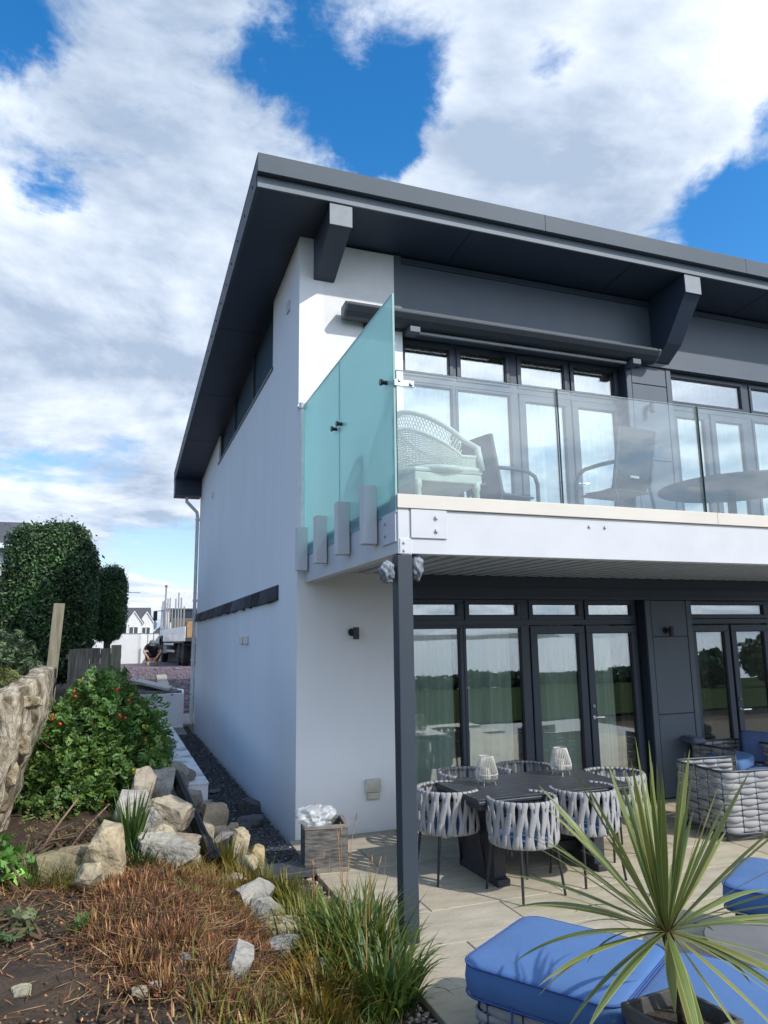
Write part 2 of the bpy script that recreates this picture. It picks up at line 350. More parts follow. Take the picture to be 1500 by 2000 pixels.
def ensure_tint(me):
    if 'tint' not in me.color_attributes:
        at = me.color_attributes.new('tint', 'FLOAT_COLOR', 'POINT')
        at.data.foreach_set('color', np.ones(len(me.vertices)*4, np.float32))
def thing(name, label, cat, loc=(0, 0, 0), rotz=0.0, group=None):
    o = bpy.data.objects.new(name, None); COL.objects.link(o); o.empty_display_size = .1
    o.location = loc; o.rotation_euler = (0, 0, rotz); o['label'] = label; o['category'] = cat
    if group: o['group'] = group
    return o
def tag(o, label, cat, group=None):
    o['label'] = label; o['category'] = cat
    if group: o['group'] = group
    return o
def struct(o): o['kind'] = 'structure'; return o
def stuff(o, label=None, cat=None):
    o['kind'] = 'stuff'
    if label: o['label'] = label
    if cat: o['category'] = cat
    return o
def kids(o): return [c for c in COL.objects if c.parent == o]
def dup(o, loc=None, rotz=None, label=None, parent=None, ch=None):
    c = o.copy(); COL.objects.link(c)
    if parent: c.parent = parent
    if loc is not None: c.location = loc
    if rotz is not None: c.rotation_euler = (0, 0, rotz)
    if label: c['label'] = label
    for k in kids(o): dup(k, parent=c)
    return c
def np_mesh(name, V, F, m, tint=None, parent=None, smooth=False):
    """V (n,3), F (m,k) uniform polygons"""
    me = bpy.data.meshes.new(name); V = np.asarray(V, np.float32); F = np.asarray(F, np.int32); k = F.shape[1]
    me.vertices.add(len(V)); me.vertices.foreach_set('co', V.ravel())
    me.loops.add(F.size); me.loops.foreach_set('vertex_index', F.ravel())
    me.polygons.add(len(F)); me.polygons.foreach_set('loop_start', np.arange(0, F.size, k, dtype=np.int32)); me.polygons.foreach_set('loop_total', np.full(len(F), k, np.int32))
    me.update(calc_edges=True); me.validate()
    if tint is not None:
        at = me.color_attributes.new('tint', 'FLOAT_COLOR', 'POINT')
        T = np.ones((len(V), 4), np.float32); T[:, :3] = tint; at.data.foreach_set('color', T.ravel())
    me.materials.append(m)
    return link(name, me, parent, smooth)
def unit(v): return v/np.maximum(np.linalg.norm(v, axis=1, keepdims=True), 1e-9)

# ------------------------------------------------------------------ terrain
def ss(t):
    t = np.clip(t, 0, 1); return t*t*(3-2*t)
def pathz(y):
    return np.where(y < 9, -.02, np.where(y < 12, -.02+.12*(y-9)/3, np.where(y < 18.5, .1+(y-12)/6.5*1.02, 1.12)))
def G(x, y):
    x = np.asarray(x, float); y = np.asarray(y, float)
    h = .42+.075*np.clip(y+2.5, 0, 9.5)
    t = ss((-x-.5)/1.15)
    a = t*h-.03
    k = ss((y-12)/4)
    b = np.maximum(a, 0)*(1-k)+k*pathz(y)
    b = np.where(x > -.8, pathz(y), b)
    z = np.where(y > 1, b, a)
    # lawn falling away towards the sea behind the viewer
    f = ss((-8.2-y)/2.0)
    lawn = -.1-.056*np.clip(-8-y, 0, 50)-.55*np.clip(-58-y, 0, 36)
    z = z*(1-f)+lawn*f
    z = np.where((x > -.12) & (y > -8.2) & (y < 11), -.25, z)
    return z
def gz(x, y): return float(G(x, y))
def bumpy(X, Y, amp=.03):
    out = np.zeros(X.size)
    for i, (a, b) in enumerate(zip(X.ravel(), Y.ravel())): out[i] = mnoise.fractal(Vector((a*1.7, b*1.7, .3)), 1.0, 2.0, 4)*amp
    return out.reshape(X.shape)
def grid(name, xs, ys, zf, m, tintf=None):
    X, Y = np.meshgrid(xs, ys); Z = zf(X, Y); V = np.stack([X.ravel(), Y.ravel(), Z.ravel()], 1)
    nx = len(xs); ny = len(ys); i = np.arange(nx-1); j = np.arange(ny-1); I, J = np.meshgrid(i, j)
    a = (J*nx+I).ravel(); F = np.stack([a, a+1, a+nx+1, a+nx], 1)
    return np_mesh(name, V, F, m, smooth=True)
def axis(lo, a, b, hi, fine, n):
    e = lambda d0, d1: d0+(d1-d0)*np.linspace(0, 1, n)**2.2
    return np.unique(np.round(np.concatenate([-(e(-a, -lo)), np.arange(a, b, fine), e(b, hi)]), 3))
xs = axis(-900, -4.0, .1, 900, .05, 30); ys = axis(-94, -5.0, 3.0, 2600, .05, 34)
xs = np.unique(np.concatenate([xs, [-.8, -.79]])); ys = np.unique(np.concatenate([ys, np.arange(3, 22, .4), np.arange(-12, -5, .3)]))
def zmain(X, Y):
    Z = G(X, Y); w = ((X < -.15) & (Y < 1.0) & (X > -4.5) & (Y > -8)).astype(float)
    B = bumpy(X, Y, .05) * w
    return Z+B - .02*((X > -.15) & (Y < 11) & (Y > -9))
ground = grid('ground', xs, ys, zmain, M_soil); struct(ground)
lx = axis(-900, -20, 20, 900, 2.0, 20); ly = np.concatenate([np.linspace(-94, -60, 8), np.linspace(-59, -8.4, 32)])
lawn = grid('lawn', lx, ly, lambda X, Y: G(X, Y)+.03, M_lawn); struct(lawn)
def sea_mat():
    m = mat('sea_water', (.05, .09, .11), .16, (.06, .10, .12), .02, 3, bump=1.0, bscale=.35, spec=.6, bdist=1.2); return m
M_sea = sea_mat()
sea = MB().add([(-9000, -12000, -22), (9000, -12000, -22), (9000, -88, -22), (-9000, -88, -22)], [(0, 1, 2, 3)]).build('sea', M_sea); struct(sea)
# far shore of the bay, low hills
hb = MB()
hp = []
for i in range(60):
    x = -6000+i*200; hp.append((x, 60+70*abs(mnoise.noise(Vector((i*.17, 3.3, 0))))+20*mnoise.noise(Vector((i*.8, .3, 0)))))
hv = []; 
for x, h in hp: hv += [(x, -8600, -24), (x, -9000, h-22), (x, -9800, -24)]
hf = []
for i in range(59):
    a = i*3; hf += [(a, a+3, a+4, a+1), (a+1, a+4, a+5, a+2)]
hills = MB().add(hv, hf).build('hills', mat('far_hill', (.10, .13, .14), .9)); struct(hills)
# slate chipping path beside the gable, driveway, concrete apron
def strip_sheet(name, pts_l, pts_r, m, dz=.006, nseg=40):
    V = []; F = []
    yl = [p[1] for p in pts_l]
    ysn = np.linspace(yl[0], yl[-1], nseg)
    for y in ysn:
        a = np.interp(y, [p[1] for p in pts_l], [p[0] for p in pts_l]); b = np.interp(y, [p[1] for p in pts_r], [p[0] for p in pts_r])
        for k in range(7):
            x = a+(b-a)*k/6; V.append((x, y, max(gz(x, y), gz(x, y)-.0)+dz))
    for i in range(nseg-1):
        for k in range(6): q = i*7+k; F.append((q, q+1, q+8, q+7))
    return struct(np_mesh(name, V, F, m, smooth=True))
slate_bed = strip_sheet('slate_path', [(-.62, -1.25), (-.60, 0.), (-.78, 1.6), (-.78, 9.4)], [(-.10, -1.25), (-.10, -.05), (-.001, 0.), (-.001, 9.4)], M_slatebed, .035, 60)
V = []; F = []
drive = grid('gravel_drive', np.linspace(-5.5, 14, 50), np.linspace(12.5, 34, 60), lambda X, Y: G(X, Y)+.03, M_purple); struct(drive)
apron = grid('concrete_path', np.linspace(-.75, 4, 12), np.linspace(9.42, 12.48, 14), lambda X, Y: G(X, Y)+.03, M_concrete); struct(apron)

# ------------------------------------------------------------------ the house
house = thing('modern_house', 'modern two storey white rendered house with anthracite roof and balcony', 'house')
HL = 11.1
def sof(y): return 7.02-.07*y
SILL = 5.86
w = MB()
w.box(0, .3, 0, HL, -.3, SILL)                                             # gable wall below the high window
w.prism([(0, SILL), (1.6, SILL), (1.6, sof(1.6)), (0, sof(0))], 'x', 0, .3)
w.prism([(7.4, SILL), (HL, SILL), (HL, sof(HL)), (7.4, sof(7.4))], 'x', 0, .3)
w.box(.3, 9.5, HL-.3, HL, -.3, 6.2)
w.box(.3, 1.24, 0, .3, -.3, 3.05)
w.box(1.24, 1.33, 0.003, .3, -.3, 2.6)
wall_o = w.build('wall', M_render, house)
MB().box(.3, 1.24, 0, .3, 3.05, 6.99).build('wall', M_render_up, house)['label'] = 'rough textured white render pier on the upper storey'
MB().box(1.24, 1.345, 0.004, .3, 3.05, 5.955).build('wall', M_render, house)
MB().box(9.3, 9.5, 0, HL-.3, -.3, 6.3).box(.3, 9.3, .5, HL-.3, 2.9, 3.1).build('floor_slab', M_render, house)
# upper dark band and piers
MB().box(1.243, 1.34, -.004, .3, 6.0, 7.0).box(1.345, 9.3, .012, .3, 6.02, 6.99).build('cladding_panel', M_anthra, house)
MB().box(1.25, 9.3, -.03, .3, 5.965, 6.018).build('trim', M_anthra, house)
MB().box(1.345, 9.3, -.006, .012, 6.90, 6.96).build('trim', M_soffit, house)
def pier(x0, x1, z0, z1, joints):
    zs = [z0]+joints+[z1]
    MB().box(x0, x1, .03, .3, z0, z1).build('pier', M_frame, house)
    MB().box(x0, x0+.085, 0, .03, z0, z1).box(x1-.085, x1, 0, .03, z0, z1).build('corner_trim', M_anthra, house, bevel=.004)
    for a, b in zip(zs[:-1], zs[1:]): MB().box(x0+.095, x1-.095, .004, .03, a+.006, b-.006).build('cladding_panel', M_anthra, house, bevel=.004)
pier(4.80, 5.60, 3.1, 5.964, [4.55, 5.68]); pier(4.82, 5.60, 0, 2.57, [1.06, 2.08])
# header above the lower windows up to the balcony underside
MB().box(1.24, 9.3, .02, .3, 2.575, 2.98).build('header', M_frame, house)
MB().box(1.24, 9.3, .0, .02, 2.58, 2.615).box(1.24, 9.3, .0, .02, 2.70, 2.72).build('trim', M_frame, house)
# --- windows
def ring(mb, x0, x1, z0, z1, t, y0, y1):
    mb.box(x0, x1, y0, y1, z0, z0+t).box(x0, x1, y0, y1, z1-t, z1).box(x0, x0+t, y0, y1, z0+t, z1-t).box(x1-t, x1, y0, y1, z0+t, z1-t)
def sash(px0, px1, pz0, pz1, t, y, gm, kind='window', handle=None):
    """pane opening and the sash frame round it"""
    m = MB(); ring(m, px0-t, px1+t, pz0-t, pz1+t, t, y, y+.07)
    o = m.build(kind, M_frame, house, bevel=.005)
    MB().box(px0-.008, px1+.008, y+.035, y+.045, pz0-.008, pz1+.008).build('pane', gm, o)
    # black gasket reveal
    g = MB(); ring(g, px0-.001, px1+.001, pz0-.001, pz1+.001, .012, y+.012, y+.034); g.build('gasket', M_black, o)
    if handle:
        hx, hz, sgn = handle
        h = MB().tube([(hx, y+.005, hz), (hx, y-.05, hz), (hx+sgn*.02, y-.055, hz), (hx+sgn*.13, y-.055, hz)], .010, 8)
        h.tube([(hx, y+.002, hz), (hx, y-.012, hz)], .026, 12); h.tube([(hx, y+.002, hz+.14), (hx, y-.014, hz+.14)], .024, 12)
        h.build('handle', M_chrome, o, smooth='auto')
    return o
def group_frame(x0, x1, z0, z1, ztr, mull, y):
    m = MB().box(x0, x1, y+.02, y+.12, z1-.04, z1).box(x0, x1, y+.02, y+.12, z0, z0+.04).box(x0, x1, y+.015, y+.12, ztr-.035, ztr+.035)
    m.box(x0, x0+.04, y+.02, y+.12, z0+.04, z1-.04).box(x1-.04, x1, y+.02, y+.12, z0+.04, z1-.04)
    for a, b in mull: m.box(a, b, y+.018, y+.12, z0+.04, ztr-.035).box(a, b, y+.018, y+.12, ztr+.035, z1-.04)
    m.build('window_frame', M_frame, house, bevel=.004)
YW = .15
for fl, gm in ((0, M_glass), (1, M_glassup)):
    if fl == 0: z0, z1, zt, t0, t1, l0, l1, d0, d1, hz = .02, 2.575, 2.285, 2.372, 2.52, .10, 2.222, .17, 2.142, 1.06
    else: z0, z1, zt, t0, t1, l0, l1, d0, d1, hz = 3.12, 5.96, 5.41, 5.505, 5.875, 3.2, 5.335, 3.30, 5.272, 4.16
    group_frame(1.33, 4.80, z0, z1, zt, [(2.115, 2.175), (2.985, 3.095), (3.915, 3.945)], YW)
    for a, b in ((1.43, 2.07), (2.23, 2.92), (3.15, 3.85), (4.01, 4.71)): sash(a, b, t0, t1, .055, YW, gm)
    for a, b in ((1.40, 2.10), (2.18, 2.97)): sash(a, b, l0, l1, .03, YW+.01, gm)
    sash(3.20, 3.83, d0, d1, .095, YW, gm, 'door'); sash(4.05, 4.68, d0, d1, .095, YW, gm, 'door', (4.0, hz, 1))
    YR = .06
    group_frame(5.60, 9.3, z0, z1, zt, [(7.05, 7.17), (8.62, 8.70)], YR)
    for a, b in ((5.66, 7.0), (7.22, 8.57)): sash(a, b, t0, t1, .045, YR, gm)
    sash(5.71, 6.22, d0, d1, .09, YR, gm, 'door'); sash(6.44, 6.96, d0, d1, .09, YR, gm, 'door', (6.39, hz, 1)); sash(7.22, 8.57, l0, l1, .04, YR, gm)
    # rooms behind the glass
    zf = 0.0 if fl == 0 else 3.1; zc = 2.62 if fl == 0 else 5.98
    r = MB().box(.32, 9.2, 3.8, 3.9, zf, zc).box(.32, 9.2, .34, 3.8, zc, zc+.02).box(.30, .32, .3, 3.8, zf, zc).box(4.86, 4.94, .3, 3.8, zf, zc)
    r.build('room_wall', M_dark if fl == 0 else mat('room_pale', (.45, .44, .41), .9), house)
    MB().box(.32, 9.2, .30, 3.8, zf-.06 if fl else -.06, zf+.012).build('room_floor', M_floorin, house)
# high gable window
for y in (1.6, 3.40, 5.42, 7.34): MB().prism([(y, SILL+.05), (y+.06, SILL+.05), (y+.06, sof(y+.06)), (y, sof(y))], 'x', .03, .12).build('mullion', M_frame, house)
MB().box(-.018, .12, 1.57, 7.46, SILL, SILL+.05).build('window_sill', M_frame, house, bevel=.004)
for a, b in ((1.66, 3.40), (3.46, 5.42), (5.48, 7.34)):
    MB().prism([(a, SILL+.05), (b, SILL+.05), (b, sof(b)), (a, sof(a))], 'x', .07, .08).build('pane', M_darkglass, house)
MB().box(.29, .30, 1.6, 7.4, SILL, 6.9).build('blind', M_dark, house)
# --- roof
X0R, X1R = -.67, 9.9
def rt(y): return 7.42-.075*(y+.81)
RB = 11.35
MB().prism([(-.74, sof(-.74)), (-.74, sof(-.74)+.04), (RB, sof(RB)+.04), (RB, sof(RB))], 'x', X0R+.03, X1R).build('soffit', M_soffit, house)
MB().prism([(-.83, rt(-.83)-.012), (RB, rt(RB)-.012), (RB, rt(RB)), (-.83, rt(-.83))], 'x', X0R-.01, X1R).build('roof', M_fascia, house)
# upper fascia in lengths with fine joints, lower fascia set back
xe = [X0R-.012, 3.0, 6.35, X1R]
for a, b in zip(xe[:-1], xe[1:]): MB().box(a+.002, b-.002, -.848, -.826, 7.198, 7.424).build('fascia', M_fascia, house, bevel=.003)
MB().box(X0R, X1R, -.826, -.74, 7.198, 7.212).build('drip', M_soffit, house)
MB().box(X0R+.004, X1R, -.765, -.742, 7.062, 7.196).build('fascia', mat('lower_fascia_metal', (.20, .235, .275), .55, (.18, .215, .25), 1.5, 4, spec=.3), house, bevel=.003)
# verge along the gable, standing-seam lengths
vg = [-.82, 1.2, 3.2, 5.2, 7.2, 9.2, RB]
for a, b in zip(vg[:-1], vg[1:]):
    MB().prism([(a+.002, sof(a)-.0), (b-.002, sof(b)-.0), (b-.002, rt(b)-.015), (a+.002, rt(a)-.015)] if a > 0 else [(-.74, sof(-.74)), (b-.002, sof(b)), (b-.002, rt(b)-.015), (-.82, rt(-.82)-.015), (-.82, 7.2), (-.74, 7.2)], 'x', X0R-.006, X0R+.03).build('verge', M_fascia, house)
vb = MB()
for i in range(22):
    y = -.5+i*.53; vb.obox((X0R-.012, y, sof(y)+.16), (.014, .02, .02))
stuff(vb.build('verge_clips', M_black, house))
for x in (2.0, 4.45, 6.9):
    MB().prism([(-.735, sof(-.735)-.004), (-.004, sof(0)-.004), (-.004, sof(0)), (-.735, sof(-.735))], 'x', x, x+.012).build('soffit_joint', M_black, house)
for y in (2.6, 5.2, 7.8): MB().prism([(y, sof(y)-.004), (y+.012, sof(y)-.004), (y+.012, sof(y)), (y, sof(y))], 'x', X0R+.03, -.002).build('soffit_joint', M_black, house)
# rear box eave
MB().box(X0R, .0, 10.85, RB, 5.83, sof(10.85)-.002).build('eave_box', M_soffit, house, bevel=.004)
# brackets
def bracket(x0, x1, zlow, kink=None):
    pr = [(-.735, sof(-.735)-.002), (-.735, 6.80)]
    if kink: pr.append(kink)
    pr += [(-.002, zlow), (-.002, sof(0)-.002)]
    o = MB().prism(pr, 'x', x0, x1).build('roof_bracket', M_soffit, house, bevel=.006)
    MB().box(x0-.004, x1+.004, -.748, -.737, 6.79, 7.056).build('end_cap', mat('end_cap_metal', (.25, .28, .31), .6), o, bevel=.003)
bracket(.175, .44, 6.47); bracket(5.30, 5.57, 6.02, (-.30, 6.22))
# --- balcony
D = 2.93
MB().box(.18, 9.4, -D, -D+.1, 2.74, 3.088).build('balcony_beam', M_steel, house, bevel=.004)
MB().box(.085, .18, -D, -.002, 2.74, 3.088).build('balcony_beam', M_steel, house, bevel=.004)
MB().box(.09, .18, -D-.006, -D, 2.735, 3.10).box(.12, .20, -D-.004, -D+.05, 2.729, 2.74).build('corner_angle', M_steel, house, bevel=.003)
bpn = MB().box(.195, .50, -D-.014, -D, 2.862, 3.088).build('joint_plate', M_steel, house, bevel=.003)
bl = MB()
for z in (3.03, 2.925): bl.tube([(.41, -D-.012, z), (.41, -D-.032, z)], .016, 8)
bl.build('bolt', M_steel, bpn, smooth='auto')
bpn = MB().box(.10, .195, -D-.013, -D, 2.737, 2.855).build('joint_plate', M_steel, house, bevel=.003)
bl = MB()
for z in (2.825, 2.765): bl.tube([(.135, -D-.010, z), (.135, -D-.026, z)], .010, 8)
bl.build('bolt', M_steel, bpn, smooth='auto')
bpn = MB().box(.072, .085, -D+.01, -D+.30, 2.83, 3.07).build('joint_plate', M_steel, house, bevel=.003)
bl = MB()
for z in (3.0, 2.9): bl.tube([(.074, -D+.23, z), (.055, -D+.23, z)], .013, 8)
bl.build('bolt', M_alu, bpn, smooth='auto')
bl = MB()
for x in (1.84, 2.0): bl.tube([(x, -D+.002, 3.018), (x, -D-.014, 3.018)], .013, 8)
bl.build('bolt', M_alu, house, smooth='auto')
xe = [.082, 3.235, 6.4, 9.4]
for a, b in zip(xe[:-1], xe[1:]): MB().box(a+.0015, b-.0015, -D-.022, -D+.14, 3.091, 3.20).build('fascia_trim', M_trim, house, bevel=.003)
MB().box(.10, .17, -D+.14, -.003, 3.09, 3.185).build('edge_stone', M_zinc, house)
MB().box(.17, 9.4, -D+.142, -.003, 2.99, 3.10).build('balcony_floor', M_zinc, house)
# corrugated underside, ribs square to the wall
c = MB(); pf = []
x = .19
while x < 9.3:
    for dx, z in ((0, 2.86), (.095, 2.86), (.115, 2.925), (.15, 2.925), (.17, 2.86)): pf.append((x+dx, z))
    x += .19
secs = [[(a, yy, b) for a, b in pf] for yy in (-D+.102, -.004)]
c.strip(secs, closed_sec=False)
c.build('corrugated_deck', M_deck, house, fix=False)
MB().box(.19, 9.3, -D+.102, -.004, 2.935, 2.985).build('deck_topping', M_zinc, house)
MB().box(.083, .205, -D-.002, -D+.118, 0, 2.727).build('support_post', M_post, house, bevel=.006)
# stub brackets for the frosted screen
for y in (-2.52, -1.77, -1.0, -.20):
    MB().box(-.045, .07, y, y+.12, 2.862, 3.352).build('stub_post', M_steel, house, bevel=.006)
# frosted privacy screens
for a, b in ((-D+.0, -1.436), (-1.424, -.03)):
    o = MB().box(.0745, .0895, a, b, 3.06 if a < -2 else 3.04, 4.86).build('privacy_screen', M_frost, house)
    MB().box(.0735, .0905, a-.002, a+.004, 3.06, 4.862).build('glass_edge', M_frostedge, o); MB().box(.0735, .0905, a+.004, b, 4.858, 4.864).build('glass_edge', M_frostedge, o)
for y, z in ((-2.78, 4.15), (-1.52, 4.17), (-1.34, 4.17)):
    MB().tube([(.03, y, z), (.12, y, z)], .018, 10).tube([(.03, y, z), (.015, y, z)], .028, 10).build('glass_fixing', M_black, house, smooth='auto')
# clear balustrade
for a, b in ((.10, 1.575), (1.60, 3.115), (3.14, 4.66), (4.69, 6.2), (6.23, 7.75)):
    o = MB().box(a, b, -D+.0, -D+.017, 3.2, 4.21).build('balustrade_panel', M_bal, house)
    for e_ in (b, a-.004): MB().box(e_, e_+.004, -D-.001, -D+.018, 3.2, 4.21).build('glass_edge', mat('green_edge', (.03, .07, .065), .2), o)
    MB().box(a, b, -D-.0005, -D+.0175, 4.21, 4.214).build('glass_edge', mat('pale_edge', (.35, .48, .46), .2), o)
MB().obox((.16, -D-.012, 4.10), (.17, .012, .055)).tube([(.22, -D-.01, 4.10), (.22, -D-.035, 4.10)], .018, 10).tube([(.12, -D-.01, 4.12), (.12, -D-.03, 4.12)], .014, 10).build('glass_clamp', M_alu, house, bevel=.004)
# vents on the gable
for (y0, y1, z0, z1) in ((.50, .66, 6.28, 6.42), (8.25, 8.4, 5.30, 5.42)):
    MB().box(-.02, -.001, y0, y1, z0, z1).build('vent', M_steel, house, bevel=.004)
for y0 in (3.2, 3.62):
    o = MB().box(-.035, -.001, y0, y0+.28, 2.05, 2.17).build('vent', M_alu, house, bevel=.006)
sl_ = None
for i in range(16):
    y = 1.0+i*.63
    if y > 10.6: break
    r1 = random.uniform(.6, 2.3); j = random.uniform(-.02, .02)
    o = MB().add([(-.004, y+.005, 2.79), (-.004, y+.61, 2.79), (-.004, y+.605, 2.60+j), (-.004, y+.01, 2.59-j),
                  (-.016, y+.005, 2.79), (-.016, y+.61, 2.79), (-.040-random.uniform(0, .04), y+.605, 2.60+j), (-.04-random.uniform(0, .02), y+.01, 2.59-j)],
                 [(0, 1, 2, 3), (4, 7, 6, 5), (0, 4, 5, 1), (2, 6, 7, 3), (0, 3, 7, 4), (1, 5, 6, 2)], tint=(r1, r1, r1*1.05)).build('hanging_slate', M_slatehang, house)
# ------------------------------------------------------------------ fittings on the house, things of their own
def wall_lamp(label, loc, up=True):
    t = thing('wall_light', label, 'wall light', loc)
    MB().tube([(0, 0, .02), (0, -.018, .02)], .042, 16).build('back_plate', M_black, t, smooth='auto')
    MB().box(-.012, .012, -.07, -.018, .0, .05).build('arm', M_black, t, bevel=.005)
    MB().tube([(.03, -.085, -.06), (.03, -.085, .075)], .035, 16).build('lamp_head', M_black, t, smooth='auto')
    return t
wall_lamp('black spot lamp on the white ground floor pier behind the post', (.64, -.001, 2.16))
wall_lamp('black spot lamp on the dark ground floor pier between the doors', (5.13, .002, 2.14))
wall_lamp('dark spot lamp on the upper pier behind the balcony glass', (5.11, .002, 5.30))
t = thing('outlet_box', 'beige weatherproof socket box low on the white wall beside the post', 'socket', (.875, -.001, .45))
MB().box(-.09, .09, -.055, 0, -.03, .11).build('cover', M_beige, t, bevel=.012); MB().box(-.07, .075, -.05, 0, -.105, -.034).build('lower_cover', M_beige, t, bevel=.01)
MB().box(-.065, .065, -.064, -.054, 0, .085).build('lid', M_beige, t, bevel=.006)
t = thing('downpipe', 'slim white rainwater pipe in the corner beside the frosted glass screen', 'downpipe', (.035, -.055, 3.35))
MB().tube([(0, 0, 0), (0, 0, 1.47)], .034, 12).build('pipe', M_pipe, t, smooth='auto'); MB().tube([(0, 0, 1.43), (0, 0, 1.50)], .046, 12).box(-.06, .06, -.012, .05, 1.45, 1.48).build('pipe_clip', M_alu, t, bevel=.003)
t = thing('downpipe', 'tall white rainwater pipe at the far rear corner of the gable', 'downpipe', (-.07, 11.0, 0))
MB().tube([(-.28, .05, 5.84), (-.28, .05, 5.70), (-.02, -.02, 5.42), (0, 0, 5.3), (0, 0, .02)], .045, 12).build('pipe', M_pipe, t, smooth='auto')
for z in (5.2, 3.1, 1.6): MB().tube([(0, 0, z), (0, 0, z+.05)], .056, 12).box(-.02, .07, -.015, .015, z, z+.05).build('pipe_clip', M_pipe, t, smooth='auto')
# awning cassette
t = thing('awning', 'closed dark grey awning cassette above the balcony doors', 'awning', (.52, 0, 6.02))
prof = [(-.06, .10), (-.20, .108), (-.255, .104), (-.275, .092), (-.272, .07), (-.235, .01), (-.17, -.042), (-.12, -.055), (-.06, -.055)]
M_awn = mat('awning_charcoal', (.030, .040, .055), .5)
MB().prism(prof, 'x', .02, 4.66).build('cassette', M_awn, t, bevel=.006)
for x0, x1 in ((-.012, .02), (4.66, 4.70)): MB().prism([(a*1.02, b*1.06) for a, b in prof], 'x', x0, x1).build('end_cap', M_anthra, t, bevel=.008)
MB().tube([(.03, -.245, .108), (4.65, -.245, .108)], .010, 8).build('rail', M_fascia, t, smooth='auto')
MB().tube([(.95, -.10, -.10), (4.20, -.10, -.10)], .022, 12).build('roller_tube', mat('tube_grey', (.20, .22, .25), .7), t, smooth='auto')
for x in (.85, 4.25): MB().box(x, x+.14, -.2, -.02, -.135, -.058).build('arm_bracket', M_anthra, t, bevel=.006)
MB().box(.3, .5, -.06, 0, -.1, .1).box(2.3, 2.5, -.06, 0, -.1, .1).box(4.3, 4.5, -.06, 0, -.1, .1).build('wall_bracket', M_black, t)
# wrapped lamps on the post
def crumple(name, label, loc, size, seed):
    import bmesh
    bm = bmesh.new(); bmesh.ops.create_icosphere(bm, subdivisions=4, radius=1)
    for v in bm.verts:
        n = mnoise.fractal(v.co*2.2+Vector((seed, 0, 0)), 1, 2, 4); r = 1+.30*n+.05*abs(mnoise.noise(v.co*7+Vector((seed, 1, 0))))
        v.co = Vector((v.co.x*size[0]*r, v.co.y*size[1]*r, v.co.z*size[2]*r))
    me = bpy.data.meshes.new(name); bm.to_mesh(me); bm.free(); me.materials.append(M_foil)
    o = link(name, me, None, True, 0, loc); return tag(o, label, 'wrapped lamp')
crumple('wrapped_lamp', 'lamp wrapped in crumpled plastic on the left side of the post top', (.02, -D+.06, 2.60), (.055, .06, .085), 1.0)
crumple('wrapped_lamp', 'lamp wrapped in pale crumpled plastic on the right of the post top', (.258, -D+.06, 2.64), (.055, .06, .10), 5.0)

# ------------------------------------------------------------------ curtains hung behind the glass
def curtain(label, x0, x1, z0, z1, y, m, waves, seed):
    n = int((x1-x0)*70); V = []; F = []
    rs = random.Random(seed); ph = [rs.uniform(0, 6.28) for _ in range(4)]
    for i in range(n+1):
        u = i/n; x = x0+(x1-x0)*u; a = 2*math.pi*waves*(u+.035*math.sin(2*math.pi*u*1.7+ph[0]))
        for k, z in enumerate((z0, (z0+z1)/2, z1)):
            s = (.8, 1.0, .75)[k]
            V.append((x+.012*math.sin(a*.5+ph[1])*(k-1), y+s*(.035*math.sin(a)+.012*math.sin(a*2.3+ph[2])), z))
    for i in range(n):
        for k in range(2): q = i*3+k; F.append((q, q+3, q+4, q+1))
    o = np_mesh('curtain', V, F, m, smooth=True); tag(o, label, 'curtain'); return o
curtain('sheer curtain behind the ground floor window nearest the post', 1.36, 2.02, .02, 2.58, .27, M_curtain_low, 8, 1)
curtain('narrow dull drape gathered beside the post-side ground floor window', 2.03, 2.14, .02, 2.58, .46, M_curtain2, 3, 2)
curtain('wide sheer curtain behind the second ground floor window', 2.18, 2.84, .02, 2.58, .27, M_curtain_low, 8, 3)
curtain('narrow dull drape at the edge of the second ground floor window', 2.85, 3.02, .02, 2.58, .46, M_curtain2, 4, 4)
curtain('sheer curtain behind the left leaf of the ground floor double door', 3.14, 3.86, .02, 2.58, .27, M_curtain_low, 8, 5)
curtain('sheer curtain half covering the right leaf of the ground floor double door', 4.0, 4.42, .02, 2.58, .27, M_curtain_low, 6, 6)
curtain('dull olive drape at the dark right edge of the ground floor double door', 4.66, 4.80, .02, 2.58, .44, M_curtain2, 3, 7)
curtain('dull olive drape in the far right ground floor doors', 6.0, 6.2, .02, 2.58, .40, M_curtain2, 4, 8)
curtain('white curtain behind the upstairs window above the wicker chair', 1.36, 2.13, 3.1, 5.95, .42, M_curtain, 9, 9)
curtain('white curtain behind the second upstairs window', 2.18, 3.0, 3.1, 5.95, .42, M_curtain, 9, 10)
curtain('white curtain behind the left leaf of the upstairs double door', 3.12, 3.86, 3.1, 5.95, .42, M_curtain, 9, 11)
curtain('white curtain behind the right leaf of the upstairs double door', 3.98, 4.72, 3.1, 5.95, .42, M_curtain, 9, 12)
curtain('white curtain behind the far right upstairs doors', 5.64, 7.05, 3.1, 5.95, .40, M_curtain, 13, 13)
curtain('white curtain behind the last upstairs window at the right', 7.15, 8.6, 3.1, 5.95, .40, M_curtain, 13, 14)

